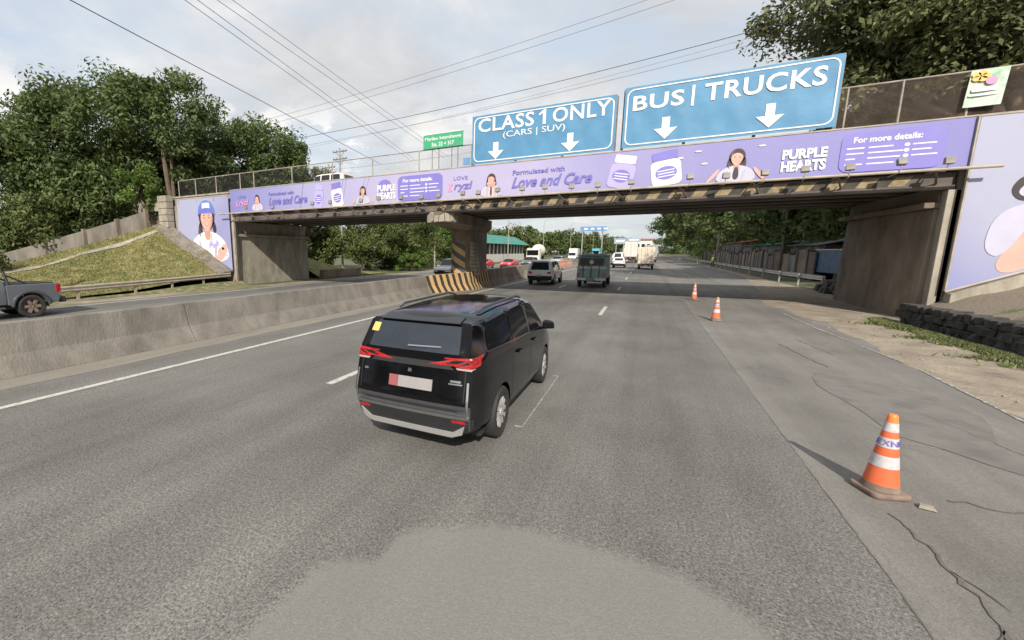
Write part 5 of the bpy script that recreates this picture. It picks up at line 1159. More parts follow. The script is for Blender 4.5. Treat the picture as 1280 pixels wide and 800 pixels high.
def wheel(root, x, y, r, w_=.22, rimm='rim', spokes=10, tread=True):
    sg = 1 if x > 0 else -1; e = bpy.data.objects.new('wheel', None); COL.objects.link(e); e.parent = root; e.location = (x, y, r)
    mb = MB(); h = w_/2; rr_ = r*.66
    mb.lathe([(rr_, -h*.8), (r*.80, -h), (r*.95, -h*.92), (r, -h*.7), (r, h*.7), (r*.95, h*.92), (r*.80, h), (rr_, h*.8)], 36, 'X', caps=False); mb.build('tyre', 'tyre', e, smooth=True)
    mb = MB(); mb.lathe([(rr_*.98, -h*.6), (rr_*1.02, h*.82), (rr_*.93, h*.84), (rr_*.90, h*.35), (.02, h*.30)] if sg > 0 else [(.02, -h*.30), (rr_*.90, -h*.35), (rr_*.93, -h*.84), (rr_*1.02, -h*.82), (rr_*.98, h*.6)], 36, 'X'); mb.build('rim', 'darkrim', e, smooth=True)
    mb = MB()
    for k in range(spokes):
        a = 2*math.pi*k/spokes; c, s_ = math.cos(a), math.sin(a); wd = .5*math.pi*rr_/spokes
        x0, x1 = sorted((sg*h*.45, sg*h*.78)); P0 = []
        for xx in (x0, x1):
            P0.append([(xx, .15*rr_*c-wd*.7*s_, .15*rr_*s_+wd*.7*c), (xx, .93*rr_*c-wd*s_*.8, .93*rr_*s_+wd*c*.8), (xx, .93*rr_*c+wd*s_*.8, .93*rr_*s_-wd*c*.8), (xx, .15*rr_*c+wd*.7*s_, .15*rr_*s_-wd*.7*c)])
        mb.hexa(P0[0], P0[1])
    mb.build('spokes', rimm, e)
    mb = MB(); mb.lathe([(.055, -.02), (.055, .02)], 14, 'X', (sg*h*.72, 0, 0)); mb.build('hub', rimm, e)
    return e
def mirror_pair(root, x, y, z, m, s=1.0):
    for sg in (-1, 1):
        mb = MB(); mb.hexa([(sg*x, y-.03, z-.03), (sg*(x+.10), y-.05, z), (sg*(x+.10), y+.03, z), (sg*x, y+.04, z-.03)], [(sg*x, y-.03, z+.02), (sg*(x+.1), y-.05, z+.05), (sg*(x+.1), y+.03, z+.05), (sg*x, y+.04, z+.02)])
        mb.hexa([(sg*(x+.08), y-.09, z-.0), (sg*(x+.28), y-.06, z+.02), (sg*(x+.27), y+.07, z+.02), (sg*(x+.08), y+.12, z-.0)], [(sg*(x+.08), y-.09, z+.15*s), (sg*(x+.26), y-.06, z+.14*s), (sg*(x+.24), y+.05, z+.14*s), (sg*(x+.08), y+.10, z+.15*s)])
        mb.build('wing_mirror', m, root, bevel=.02)

# --- black people carrier (the hero vehicle)
van = thing('people_carrier', 'glossy black people carrier driving in the middle lane, seen from behind', 'car', (-2.375, 4.24, 0))
S = lambda *a: station(*a)
W0 = .865
st_ = [S(.10, .02, .12, .36, .785, .30, .72, 1.285, 1.635, .675),
       S(.36, .36, .36, .56, .830, .27, .71, 1.275, 1.695, .692),
       S(.50, .50, .52, .66, .850, .25, .70, 1.262, 1.705, .698),
       S(1.50, 1.50, 1.50, 1.52, W0, .22, .68, 1.215, 1.735, .705),
       S(1.58, 1.58, 1.58, 1.58, W0, .22, .68, 1.212, 1.736, .705),
       S(2.48, 2.48, 2.48, 2.44, W0, .22, .66, 1.17, 1.735, .705),
       S(2.56, 2.56, 2.56, 2.50, W0, .22, .66, 1.168, 1.735, .705),
       S(3.30, 3.30, 3.32, 2.98, W0, .22, .66, 1.12, 1.70, .69),
       S(3.62, 3.62, 3.66, 3.14, W0, .22, .66, 1.10, 1.67, .68),
       S(3.95, 3.95, 3.88, 3.92, .855, .22, .64, 1.04, 1.11, .74),
       S(4.40, 4.40, 4.40, 4.40, .82, .22, .62, .90, .97, .72),
       S(4.62, 4.66, 4.62, 4.60, .70, .26, .58, .74, .82, .62)]
st_[0][6] = (.685, .30, 1.590); st_[0][7] = (.655, .335, 1.615)
bv = car_body(van, st_, (2, 4, 6, 7), 8, 'blackcar', 'glass', [(.755, 1.04), (-.755, 1.04), (.755, 3.74), (-.755, 3.74)], .345, lower='greyplastic', sharp=.45, rearcols=.84)
for x in (-.75, .75):
    for y in (1.04, 3.74): wheel(van, x, y, .345, .225, 'rim', 12)
# rear bumper, skid plate, chrome strip
patch(van, bv, 'rear_bumper', [[(-.84, .30), (.84, .30), (.86, .49), (-.86, .49)]], 'rear', 'blackplastic', .022, 24, 5)
patch(van, bv, 'bumper_strip', [[(-.84, .495), (.84, .495), (.84, .535), (-.84, .535)]], 'rear', 'chrome', .028, 24, 2)
patch(van, bv, 'skid_plate', [[(-.60, .315), (.60, .315), (.66, .385), (-.66, .385)], [(-.74, .37), (-.60, .315), (-.62, .385), (-.78, .42)], [(.60, .315), (.74, .37), (.78, .42), (.62, .385)]], 'rear', 'silverp', .034, 12, 2)
for s_ in (-1, 1):
    patch(van, bv, 'bumper_trim', [[(s_*.845, .53), (s_*.815, .53), (s_*.80, .80), (s_*.825, .80)]], 'rear', 'chrome', .02, 2, 6)
    patch(van, bv, 'corner_reflector', [[(s_*.62, .445), (s_*.80, .445), (s_*.78, .475), (s_*.62, .475)]], 'rear', 'lampred', .032, 4, 2)
    patch(van, bv, 'tail_light', [[(s_*.50, 1.045), (s_*.66, 1.036), (s_*.66, 1.062), (s_*.48, 1.060)], [(s_*.66, 1.036), (s_*.87, 1.040), (s_*.87, 1.070), (s_*.66, 1.062)], [(s_*.82, .955), (s_*.875, .965), (s_*.87, 1.04), (s_*.83, 1.035)], [(s_*.64, .960), (s_*.82, .957), (s_*.82, .972), (s_*.62, .974)]], 'rear', 'lampred', .018, 10, 3)
    patch(van, bv, 'indicator_lens', [[(s_*.66, .932), (s_*.84, .926), (s_*.86, .950), (s_*.64, .952)]], 'rear', 'lampdull', .014, 8, 2)
    patch(van, bv, 'lamp_housing', [[(s_*.52, .980), (s_*.80, .978), (s_*.80, 1.036), (s_*.46, 1.045)]], 'rear', 'glass', .012, 8, 2)
    ax = 'right' if s_ > 0 else 'left'
    patch(van, bv, 'tail_light', [[(.05, 1.15), (.12, 1.17), (.20, 1.22), (.05, 1.262)]], ax, 'lampred', .014, 6, 4)
patch(van, bv, 'rear_garnish', [[(-.62, .925), (.62, .925), (.50, 1.0), (-.50, 1.0)]], 'rear', 'blackplastic', .010, 16, 3)
patch(van, bv, 'number_plate', [[(-.16, .655), (.34, .655), (.34, .785), (-.16, .785)]], 'rear', 'plate', .012, 6, 2)
patch(van, bv, 'number_plate', [[(-.30, .655), (-.165, .655), (-.165, .785), (-.30, .785)]], 'rear', 'platered', .012, 3, 2)
patch(van, bv, 'lower_tailgate_panel', [[(-.70, .575), (.70, .575), (.66, .605), (-.66, .605)]], 'rear', 'blackplastic', .006, 16, 2)
patch(van, bv, 'window_sticker', [[(-.70, 1.50), (-.585, 1.50), (-.575, 1.60), (-.685, 1.60)]], 'rear', 'sticker', .008, 2, 2)
patch(van, bv, 'badge', [[(-.03, .845), (.03, .845), (.02, .885), (-.02, .885)]], 'rear', 'chrome', .01, 2, 2)
patch(van, bv, 'badge', [[(.56, .76), (.74, .76), (.74, .775), (.56, .775)], [(.58, .785), (.72, .785), (.72, .81), (.58, .81)]], 'rear', 'chrome', .01, 3, 1)
patch(van, bv, 'badge', [[(-.72, .80), (-.66, .80), (-.66, .825), (-.72, .825)]], 'rear', 'chrome', .01, 2, 1)
patch(van, bv, 'rear_wiper', [[(-.05, 1.135), (.42, 1.15), (.42, 1.162), (-.05, 1.15)]], 'rear', 'chrome', .028, 8, 1)
patch(van, bv, 'tailgate_seam', [[(-.775, .60), (-.765, .60), (-.765, .92), (-.775, .92)], [(.765, .60), (.775, .60), (.775, .92), (.765, .92)], [(-.77, .595), (.77, .595), (.77, .603), (-.77, .603)]], 'rear', 'blackplastic', .003, 8, 4)
# spoiler
mb = MB(); mb.hexa([(-.55, .26, 1.608), (.55, .26, 1.608), (.56, .50, 1.62), (-.56, .50, 1.62)], [(-.54, .265, 1.618), (.54, .265, 1.618), (.52, .50, 1.665), (-.52, .50, 1.665)]); mb.build('spoiler', 'blackcar', van, bevel=.015)
for ax, s_ in (('right', 1), ('left', -1)):
    patch(van, bv, 'window_trim', [[(.50, 1.262), (3.6, 1.108), (3.6, 1.122), (.50, 1.275)]], ax, 'chrome', .008, 30, 1)
    patch(van, bv, 'door_seam', [[(1.50, .36), (1.51, .36), (1.51, 1.08), (1.50, 1.08)], [(2.52, .32), (2.53, .32), (2.53, 1.04), (2.52, 1.04)], [(3.34, .34), (3.35, .34), (3.40, 1.0), (3.39, 1.0)]], ax, 'blackplastic', .002, 1, 8)
    for y in (1.72, 2.68): patch(van, bv, 'door_handle', [[(y, 1.01), (y+.2, 1.0), (y+.2, 1.03), (y, 1.04)]], ax, 'chrome' if False else 'blackcar', .035, 4, 2)
    patch(van, bv, 'pillar_trim', [[(2.50, 1.19), (2.56, 1.19), (2.54, 1.66), (2.48, 1.66)]], ax, 'silverp' if False else 'greyplastic', .004, 2, 6)
    mb = MB(); mb.path([(s_*.565, .80, 1.69), (s_*.575, .95, 1.732), (s_*.585, 2.5, 1.745), (s_*.575, 2.8, 1.69)], [.014, .018, .018, .014], 8); mb.build('roof_rail', 'greyplastic', van, smooth=True)
mirror_pair(van, .78, 3.42, 1.09, 'blackcar')
for s_ in (-1, 1): patch(van, bv, 'headlight', [[(s_*.5, .72), (s_*.74, .74), (s_*.72, .80), (s_*.5, .78)]], 'front', 'lampwhite', .01, 4, 2)
mb = MB(); mb.box(-.75, .75, .5, 4.3, .19, .26); mb.build('underbody', 'blackplastic', van)
ex = MB()

# --- generic cars
def simple_car(name, label, cat, loc, rz, paint, L_=4.5, W_=.88, H_=1.75, kind='suv', wr=.35, group=None, detail=True, bump='blackplastic'):
    t = thing(name, label, cat, loc, rz, group); k = L_/4.5; b = H_-1.75
    if kind == 'suv':
        ss = [S(.06*k, .0, .08*k, .30*k, W_*.95, .34, .68, 1.10, H_-.04, W_-.22), S(.35*k, .33*k, .35*k, .50*k, W_, .30, .68, 1.10, H_-.01, W_-.20), S(1.3*k, 1.3*k, 1.3*k, 1.3*k, W_, .28, .66, 1.09, H_, W_-.19),
              S(1.38*k, 1.38*k, 1.38*k, 1.38*k, W_, .28, .66, 1.09, H_, W_-.19), S(2.2*k, 2.2*k, 2.2*k, 2.15*k, W_, .28, .66, 1.07, H_, W_-.19), S(2.28*k, 2.28*k, 2.28*k, 2.22*k, W_, .28, .66, 1.07, H_, W_-.19),
              S(3.2*k, 3.2*k, 3.2*k, 2.7*k, W_, .28, .66, 1.05, H_-.04, W_-.2), S(3.45*k, 3.45*k, 3.35*k, 3.35*k, W_, .28, .66, 1.02, 1.10, W_-.14), S(4.3*k, 4.3*k, 4.3*k, 4.3*k, W_*.96, .28, .66, .93, 1.0, W_-.16), S(4.5*k, 4.52*k, 4.48*k, 4.45*k, W_*.85, .32, .6, .76, .84, W_-.26)]
        bv_ = car_body(t, ss, (1, 3, 5), 6, paint, 'glass', [(x, y*k) for x in (-W_+.11, W_-.11) for y in (.95, 3.6)], wr); wy = (.95*k, 3.6*k)
    else:
        ss = [S(.04*k, .0, .04*k, .10*k, W_*.9, .30, .62, .90, .98, W_-.18), S(.45*k, .45*k, .55*k, .55*k, W_, .26, .62, .93, 1.02, W_-.12), S(.75*k, .75*k, .8*k, 1.25*k, W_, .24, .62, .95, H_-.06, W_-.24), S(2.0*k, 2.0*k, 2.0*k, 1.95*k, W_, .24, .62, .94, H_, W_-.22),
              S(2.08*k, 2.08*k, 2.08*k, 2.03*k, W_, .24, .62, .94, H_, W_-.22), S(2.95*k, 2.95*k, 2.95*k, 2.5*k, W_, .24, .62, .92, H_-.05, W_-.23), S(3.2*k, 3.2*k, 3.15*k, 3.15*k, W_, .24, .62, .88, .95, W_-.14), S(4.2*k, 4.2*k, 4.2*k, 4.2*k, W_*.95, .24, .6, .76, .84, W_-.18), S(4.5*k, 4.52*k, 4.46*k, 4.42*k, W_*.8, .26, .5, .62, .70, W_-.28)]
        bv_ = car_body(t, ss, (2, 4), 5, paint, 'glass', [(x, y*k) for x in (-W_+.11, W_-.11) for y in (.85, 3.55)], wr, rear_glass=False); wy = (.85*k, 3.55*k)
        patch(t, bv_, 'rear_window', [[(-.52, .96*k+.01), (.52, .96*k+.01), (.45, 1.2*k), (-.45, 1.2*k)]], 'top', 'rearglass', .006, 8, 3)
    for x in (-W_+.10, W_-.10):
        for y in wy: wheel(t, x, y, wr, .22, 'rim', 6)
    if detail:
        zt = 1.0 if kind == 'suv' else .80
        for s_ in (-1, 1):
            patch(t, bv_, 'tail_light', [[(s_*.55, zt-.16), (s_*.80, zt-.16), (s_*.80, zt), (s_*.55, zt-.03)]], 'rear', 'lampred', .015, 4, 2)
            patch(t, bv_, 'headlight', [[(s_*.42, .70), (s_*.70, .72), (s_*.68, .80), (s_*.42, .78)]], 'front', 'lampwhite', .015, 4, 2)
        patch(t, bv_, 'number_plate', [[(-.2, .62), (.2, .62), (.2, .74), (-.2, .74)]], 'rear', 'plate', .014, 3, 2)
        patch(t, bv_, 'rear_bumper', [[(-.78, .34), (.78, .34), (.80, .50), (-.80, .50)]], 'rear', bump, .02, 12, 3)
        patch(t, bv_, 'grille', [[(-.35, .50), (.35, .50), (.38, .70), (-.38, .70)]], 'front', 'blackplastic', .014, 6, 2)
        mirror_pair(t, W_-.05, 3.1*k, 1.0, paint)
    return t
simple_car('sport_utility', 'silver SUV with dark rear window in bridge shadow beyond the pier', 'car', (-6.72, 31.6, 0), 0, 'whitecar', 4.7, .93, 1.83, 'suv', .38)
simple_car('sport_utility', 'white hatchback car behind the cream box truck', 'car', (-3.45, 69.5, 0), 0, 'whitecar', 3.9, .85, 1.6, 'suv', .33)
simple_car('sport_utility', 'white car partly hidden behind the teal utility truck', 'car', (-6.9, 62, 0), 0, 'whitecar', 4.6, .92, 1.75, 'suv', .36)
simple_car('sport_utility', 'white van far ahead above the teal utility truck', 'car', (-5.0, 96, 0), 0, 'whitecar', 4.9, .95, 2.2, 'suv', .36)
simple_car('sport_utility', 'silver blue car coming towards the camera left of the pier', 'car', (-16.6, 40.5, 0), math.pi, 'silver', 4.5, .9, 1.75, 'suv', .34); bpy.context.view_layer.update()
simple_car('sedan', 'bright red car in the oncoming lanes', 'car', (-17.4, 63.5, 0), math.pi, 'redcar', 4.4, .88, 1.42, 'sedan', .32)
simple_car('sedan', 'red car mostly hidden by the bridge pier', 'car', (-20.6, 62, 0), math.pi, 'redcar', 4.4, .88, 1.42, 'sedan', .32)
simple_car('sport_utility', 'dark car driving ahead of the cement mixer', 'car', (-16.0, 70, 0), math.pi, 'greycar', 4.5, .9, 1.6, 'suv', .34)
simple_car('sport_utility', 'silver car beside the orange barrier blocks in the oncoming lanes', 'car', (-14.2, 84, 0), math.pi, 'silver', 4.5, .9, 1.6, 'suv', .34)
simple_car('minivan', 'white van driving over the bridge behind the banner', 'van', (-19.2, 26, 5.73), math.pi/2, 'whitecar', 4.6, .9, 2.35, 'suv', .33)
for i, (x, y, m, lb) in enumerate(((-7.0, 125, 'whitecar', 'tiny white car far ahead in the left lane'), (-1.2, 150, 'whitecar', 'tiny white car far ahead right of the tall box truck'), (-15.5, 150, 'whitecar', 'tiny white car far off in the oncoming lanes'), (2.2, 190, 'whitecar', 'tiny white vehicle far off under the right trees'))):
    simple_car('distant_car', lb, 'car', (x, y, 0), 0 if x > -11 else math.pi, m, 4.6, .9, 1.9, 'suv', .34, detail=False)

# --- grey pickup in the oncoming lanes
pk = thing('pickup_truck', 'grey pickup truck cut by the left picture edge', 'pickup', (-20.98, 8.0, 0), math.pi)
k = 1
ss = [S(1.64, 1.64, 1.64, 1.76, .90, .42, .80, 1.22, 1.80, .70), S(1.73, 1.73, 1.73, 1.80, .92, .42, .80, 1.22, 1.83, .70), S(2.56, 2.56, 2.56, 2.56, .92, .40, .80, 1.21, 1.86, .71), S(2.66, 2.66, 2.66, 2.64, .92, .40, .80, 1.21, 1.86, .71), S(3.53, 3.53, 3.53, 3.03, .92, .40, .80, 1.18, 1.80, .69), S(3.78, 3.78, 3.70, 3.70, .92, .40, .80, 1.14, 1.22, .74), S(4.78, 4.78, 4.78, 4.78, .90, .40, .78, 1.06, 1.14, .72), S(5.08, 5.12, 5.06, 5.03, .82, .44, .7, .86, .96, .62)]
pb = car_body(pk, ss, (1, 3), 4, 'greycar', 'glass', [(.83, 4.13), (-.83, 4.13)], .40)
bed = MB(); pts_ = []
def arcprof(y0, y1, zt, zb, wy, wr_):
    p = [(y0, zb+.12), (y0, zt), (y1, zt), (y1, zb)]; a0 = math.asin((zb-.40)/wr_) if False else .12
    arc = [(wy+wr_*math.cos(a), .40+wr_*math.sin(a)) for a in [a0+(math.pi-2*a0)*k/14 for k in range(15)]]
    return p+[(q[0], q[1]) for q in arc]+[(y0+.05, zb)]
for s_ in (-1, 1):
    prof = arcprof(.06, 1.62, 1.24, .52, .95, .50); n = len(prof); mb = MB(); xo, xi = s_*.93, s_*.84
    mb.add([(xo, p[0], p[1]) for p in prof]+[(xi, p[0], p[1]) for p in prof], [tuple(range(n)), tuple(range(2*n-1, n-1, -1))]+[(q, n+q, n+(q+1) % n, (q+1) % n) for q in range(n)])
    mb.build('bed_side', 'greycar', pk, bevel=.02)
    fl_ = MB(); fl_.path([(s_*.955, .95+.55*math.cos(a), .42+.55*math.sin(a)) for a in [.05+(math.pi-.1)*k/14 for k in range(15)]], .055, 8); fl_.build('wheel_flare', 'greyplastic', pk, smooth=True)
    fl_ = MB(); fl_.path([(s_*.945, 4.13+.50*math.cos(a), .42+.50*math.sin(a)) for a in [.05+(math.pi-.1)*k/14 for k in range(15)]], .05, 8); fl_.build('wheel_flare', 'greyplastic', pk, smooth=True)
    mb = MB(); mb.box(*sorted((s_*.95, s_*.80)), -.0, .16, .90, 1.20); mb.build('tail_light', 'lampred', pk, bevel=.02)
    mb = MB(); mb.path([(s_*.98, 1.75, .42), (s_*1.0, 3.7, .42)], .05, 6); mb.build('side_step', 'greyplastic', pk)
    patch(pk, pb, 'door_handle', [[(1.83, 1.04), (2.03, 1.04), (2.03, 1.08), (1.83, 1.08)], [(2.76, 1.04), (2.96, 1.04), (2.96, 1.08), (2.76, 1.08)]], 'right' if s_ > 0 else 'left', 'blackplastic', .03, 3, 1)
    patch(pk, pb, 'door_seam', [[(2.61, .5), (2.62, .5), (2.62, 1.2), (2.61, 1.2)]], 'right' if s_ > 0 else 'left', 'blackplastic', .003, 1, 6)
mb = MB(); mb.box(-.82, .82, .04, .12, .62, 1.23); mb.build('tailgate', 'greycar', pk, bevel=.02)
mb = MB(); mb.box(-.83, .83, .13, 1.61, .60, .66); mb.box(-.83, .83, 1.55, 1.62, .67, 1.22); mb.build('bed_floor', 'blackplastic', pk)
mb = MB(); mb.box(-.80, .80, .16, 1.58, 1.225, 1.27); mb.build('bed_cover', 'blackplastic', pk, bevel=.02)
mb = MB(); mb.path([(-.78, 1.50, 1.25), (-.66, 1.56, 1.72), (.66, 1.56, 1.72), (.78, 1.50, 1.25)], .045, 8); mb.path([(-.78, 1.0, 1.27), (-.68, 1.53, 1.6)], .035, 6); mb.path([(.78, 1.0, 1.27), (.68, 1.53, 1.6)], .035, 6); mb.build('roll_bar', 'blackplastic', pk, smooth=True)
mb = MB(); mb.box(-.88, .88, -.16, .05, .48, .70); mb.build('rear_bumper', 'blackplastic', pk, bevel=.03)
mb = MB(); mb.box(-.6, .6, .3, 5.0, .34, .5); mb.build('chassis', 'blackplastic', pk)
for x in (-.86, .86):
    for y in (.95, 4.13): wheel(pk, x, y, .42, .28, 'rubber', 6)
mirror_pair(pk, .88, 3.5, 1.16, 'greycar')

# --- teal utility vehicle
ut = thing('utility_truck', 'teal passenger utility truck with white bumper in the bridge shadow', 'truck', (-3.18, 31.0, 0))
mb = MB(); mb.hexa([(-.92, .02, .62), (.92, .02, .62), (.95, 3.4, .62), (-.95, 3.4, .62)], [(-.86, .14, 2.12), (.86, .14, 2.12), (.88, 3.4, 2.14), (-.88, 3.4, 2.14)]); mb.build('body', 'teal', ut, bevel=.05)
mb = MB(); mb.box(-.93, .93, .0, 3.5, 2.14, 2.22); mb.build('roof', 'teal', ut, bevel=.03)
mb = MB(); mb.path([(-.7, .3, 2.25), (-.7, 3.1, 2.25), (.7, 3.1, 2.25), (.7, .3, 2.25), (-.7, .3, 2.25)], .025, 6); mb.build('roof_rack', 'blackplastic', ut)
mb = MB(); mb.box(-.74, -.05, .045, .075, 1.50, 2.0); mb.box(.05, .74, .045, .075, 1.50, 2.0); mb.build('rear_window', 'glass', ut)
mb = MB(); mb.box(-.93, .93, -.012, .04, 1.30, 1.42); mb.build('rear_band', 'silverp', ut)
mb = MB(); [mb.box(x-.02, x+.02, -.025, .03, .66, 1.5) for x in (-.5, 0, .5)]; mb.build('door_rail', 'blackplastic', ut)
mb = MB(); mb.box(-.12, .12, -.03, .09, 1.62, 1.84); mb.build('white_sticker', 'whitep', ut)
mb = MB(); mb.box(-.95, -.30, -.14, .0, .50, .66); mb.box(.30, .95, -.14, .0, .50, .66); mb.box(-.295, .295, -.12, .0, .53, .63); mb.build('rear_bumper', 'whitep', ut, bevel=.02)
mb = MB(); mb.box(-.24, .24, -.15, -.125, .45, .68); mb.build('number_plate', 'plate', ut)
for s_ in (-1, 1): mb = MB(); mb.box(*sorted((s_*.72, s_*.9)), -.03, .02, .74, .98); mb.build('tail_light', 'lampred', ut, bevel=.01)
mb = MB(); mb.hexa([(-.9, 3.5, .5), (.9, 3.5, .5), (.86, 5.0, .5), (-.86, 5.0, .5)], [(-.8, 3.5, 2.0), (.8, 3.5, 2.0), (.76, 4.1, 1.95), (-.76, 4.1, 1.95)]); mb.build('cab', 'teal', ut, bevel=.06)
mb = MB(); mb.box(-.6, .6, .2, 4.8, .4, .6); mb.build('chassis', 'blackplastic', ut); mirror_pair(ut, .85, 3.9, 1.45, 'blackplastic')
for x in (-.80, .80):
    for y in (.9, 4.2): wheel(ut, x, y, .36, .22, 'rim', 6)

# --- box trucks, mixer, bus
def box_truck(label, loc, rz, bw, bh, bl, m, zfloor=.95, cabm='whitecar', grp=None):
    t = thing('box_truck', label, 'truck', loc, rz, grp)
    mb = MB(); mb.box(-bw, bw, 0, bl, zfloor, bh); mb.build('cargo_box', m, t, bevel=.03)
    for s_ in (-1, 1):
        mb = MB(); mb.box(*sorted((s_*.02, s_*(bw-.06))), -.035, -.003, zfloor+.06, bh-.08); mb.build('rear_door', m, t, bevel=.01)
        mb = MB(); [mb.tube((s_*x, -.06, zfloor+.1), (s_*x, -.06, bh-.12), .018, n=5) for x in (.12, bw*.6)]; mb.build('lock_bar', 'galv', t)
        mb = MB(); mb.box(*sorted((s_*(bw-.35), s_*(bw-.12))), -.06, .0, zfloor-.28, zfloor-.14); mb.build('tail_light', 'lampred', t)
    mb = MB(); mb.box(-bw, bw, -.05, .05, zfloor-.12, zfloor-.005); mb.box(-bw*.9, bw*.9, -.08, .02, .42, .56); mb.build('rear_bumper', 'blackplastic', t)
    mb = MB(); mb.box(-.45, .45, .1, bl+1.4, .55, zfloor-.02); mb.build('chassis', 'blackplastic', t)
    cb = [(-bw*.92, bl+.15), (bw*.92, bl+.15), (bw*.92, bl+1.9), (-bw*.92, bl+1.9)]
    mb = MB(); mb.hexa([(x, y, .55) for x, y in cb], [(-bw*.85, bl+.15, 2.25), (bw*.85, bl+.15, 2.25), (bw*.85, bl+1.5, 2.2), (-bw*.85, bl+1.5, 2.2)]); mb.build('cab', cabm, t, bevel=.08)
    mb = MB(); mb.hexa([(-bw*.8, bl+1.80, 1.35), (bw*.8, bl+1.80, 1.35), (bw*.8, bl+1.83, 1.35), (-bw*.8, bl+1.83, 1.35)], [(-bw*.75, bl+1.60, 2.05), (bw*.75, bl+1.60, 2.05), (bw*.75, bl+1.63, 2.05), (-bw*.75, bl+1.63, 2.05)]); mb.build('windscreen', 'glass', t)
    mb = MB(); mb.box(-.2, .2, -.09, -.06, zfloor-.3, zfloor-.15); mb.build('number_plate', 'plate', t)
    for x in (-bw+.18, bw-.18):
        for y in (1.1, bl+1.1): wheel(t, x, y, .42, .26, 'galv', 6)
    return t
box_truck('cream box truck with closed rear doors in the right lane', (.05, 65.5, 0), 0, .98, 2.98, 4.2, 'creambox', .75)
box_truck('taller pale box truck ahead of the cream one in the next lane', (-2.95, 103, 0), 0, 1.22, 4.3, 8, 'pinkbox', 1.25)
box_truck('dark topped truck partly hidden in front of the cream box truck', (.9, 108, 0), 0, 1.25, 3.8, 8, 'galv', 1.2)
box_truck('small white truck far off in the oncoming lanes', (-17.5, 128, 0), math.pi, 1.1, 3.2, 4.5, 'whitecar', .9)
box_truck('tiny white truck far off under the right trees', (3.4, 215, 0), 0, 1.2, 3.6, 7, 'whitecar', 1.1)
mx_ = thing('cement_mixer', 'white cement mixer truck coming in the oncoming lanes', 'truck', (-18.0, 80, 0), math.pi)
mb = MB(); mb.hexa([(-1.2, -.0, .6), (1.2, 0, .6), (1.2, 1.8, .6), (-1.2, 1.8, .6)][::1], [(-1.12, 0, 2.95), (1.12, 0, 2.95), (1.12, 1.65, 2.95), (-1.12, 1.65, 2.95)]); mb.build('cab', 'mixw', mx_, bevel=.1)
for ch in (): pass
mb = MB(); mb.box(-1.0, 1.0, 1.70, 1.80, 1.75, 2.65); mb.build('windscreen', 'glass', mx_)
mb = MB(); mb.box(-.8, .8, 1.80, 1.84, 1.0, 1.35); mb.build('grille', 'blackplastic', mx_)
mb = MB(); mb.box(-1.2, 1.2, 1.78, 1.98, .5, .85); mb.build('bumper', 'mixw', mx_, bevel=.04)
for s_ in (-1, 1): mb = MB(); mb.box(*sorted((s_*.8, s_*1.1)), 1.82, 1.88, .95, 1.15); mb.build('headlight', 'lampwhite', mx_)
mb = MB(); prof = [(.5, -5.6), (.9, -4.9), (1.2, -3.4), (1.2, -2.2), (.75, -.6), (.3, -.3)]; mb.lathe(prof, 24, 'Y', (0, 0, 2.55)); mb.build('drum', 'mixw', mx_, smooth=True)
mb = MB(); mb.box(-.5, .5, -6, 0, .7, 1.0); mb.box(-.4, .4, -.9, -.6, 1.0, 2.6); mb.box(-.5, .5, -5.6, -5.2, 1.0, 2.2); mb.build('chassis', 'blackplastic', mx_)
for x in (-1.05, 1.05):
    for y in (1.0, -3.4, -4.6): wheel(mx_, x, y, .5, .28, 'galv', 6)
bs = thing('bus', 'distant turquoise topped bus in the oncoming lanes', 'bus', (-16.5, 172, 0), math.pi)
mb = MB(); mb.box(-1.25, 1.25, -10, 0, .5, 2.0); mb.build('body', 'whitecar', bs, bevel=.08); mb = MB(); mb.box(-1.25, 1.25, -10, 0, 2.0, 3.4); mb.build('upper_body', 'tealbus', bs, bevel=.1); mb = MB(); mb.box(-1.1, 1.1, -.01, .05, 1.4, 2.6); mb.build('windscreen', 'glass', bs)
for x in (-1.05, 1.05):
    for y in (-2, -8): wheel(bs, x, y, .5, .28, 'galv', 6)

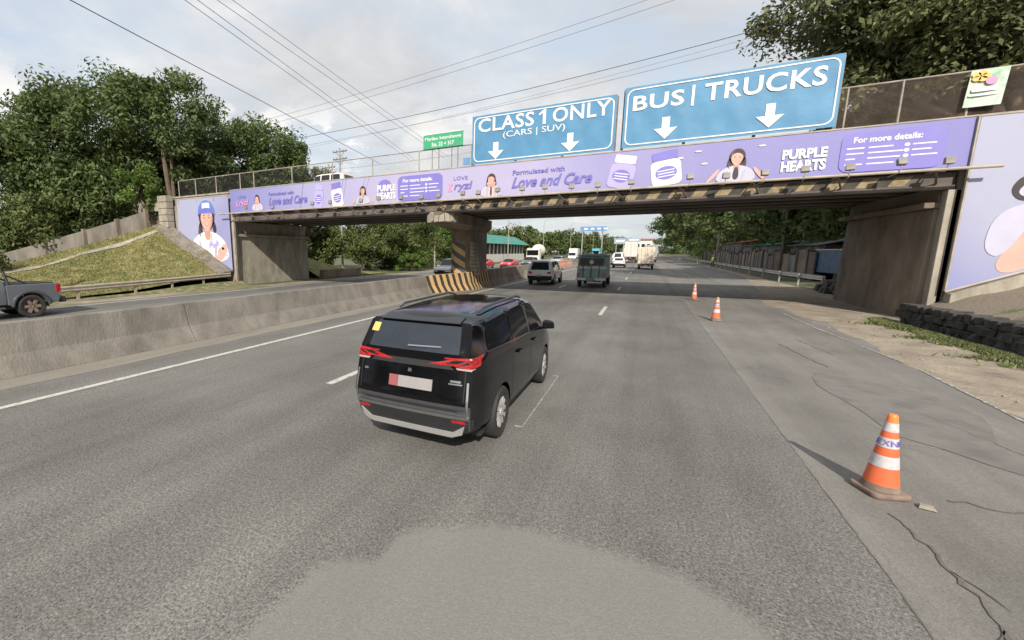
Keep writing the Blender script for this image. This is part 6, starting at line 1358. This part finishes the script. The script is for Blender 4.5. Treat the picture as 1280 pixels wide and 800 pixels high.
# ------------------------------------------------------------------ person in hi-vis vest
def person(loc, rz, label):
    t = thing('person', label, 'person', loc, rz)
    me = bpy.data.meshes.new('skeleton')
    V = [(0, 0, .95), (0, 0, 1.2), (0, 0, 1.42), (0, .01, 1.52), (0, .02, 1.64), (0, .02, 1.74),
         (.10, 0, .90), (.12, .03, .5), (.13, -.02, .10), (.14, .10, .04), (-.10, 0, .90), (-.13, -.04, .5), (-.15, -.12, .10), (-.16, .0, .04),
         (.19, 0, 1.40), (.25, .02, 1.14), (.24, .12, .92), (.24, .15, .83), (-.19, 0, 1.40), (-.26, -.02, 1.14), (-.25, .06, .90), (-.25, .08, .81)]
    R_ = [.15, .14, .15, .06, .095, .08, .095, .065, .045, .045, .095, .065, .045, .045, .065, .045, .035, .03, .065, .045, .035, .03]
    Ed = [(0, 1), (1, 2), (2, 3), (3, 4), (4, 5), (0, 6), (6, 7), (7, 8), (8, 9), (0, 10), (10, 11), (11, 12), (12, 13), (2, 14), (14, 15), (15, 16), (16, 17), (2, 18), (18, 19), (19, 20), (20, 21)]
    me.from_pydata(V, Ed, []); ob = bpy.data.objects.new('tmp', me); COL.objects.link(ob); sk = ob.modifiers.new('k', 'SKIN'); ly = me.skin_vertices[0].data if me.skin_vertices else None
    if ly is None:
        bm = bmesh.new(); bm.from_mesh(me); bm.verts.layers.skin.verify(); bm.to_mesh(me); bm.free(); ly = me.skin_vertices[0].data
    for i, r_ in enumerate(R_): ly[i].radius = (r_, r_*.85)
    ly[0].use_root = True; ob.modifiers.new('s', 'SUBSURF').levels = 1
    dg = bpy.context.evaluated_depsgraph_get(); dg.update(); m2 = bpy.data.meshes.new_from_object(ob.evaluated_get(dg)); bpy.data.objects.remove(ob, do_unlink=True)
    m2.materials.clear(); m2.materials.append(M['darkcloth']); m2.materials.append(M['skinreal']); m2.shade_smooth()
    for p in m2.polygons:
        if p.center.z > 1.5 or (abs(p.center.x) > .2 and p.center.z < 1.15): p.material_index = 1
    o = bpy.data.objects.new('body', m2); COL.objects.link(o); o.parent = t
    mb = MB(); mb.lathe([(.175, .92), (.18, 1.1), (.20, 1.3), (.19, 1.42), (.10, 1.50)], 16); vst = mb.build('vest', 'hivis', t, smooth=True); vst.scale = (1.05, .82, 1)
    mb = MB(); mb.lathe([(.105, 1.69), (.11, 1.74), (.08, 1.80), (.02, 1.83)], 14, c=(0, .02, 0)); mb.build('helmet', 'hivis', t, smooth=True)
    return t
person((9.0, 79, 0), 2.6, 'person in yellow-green vest standing by the right guardrail')
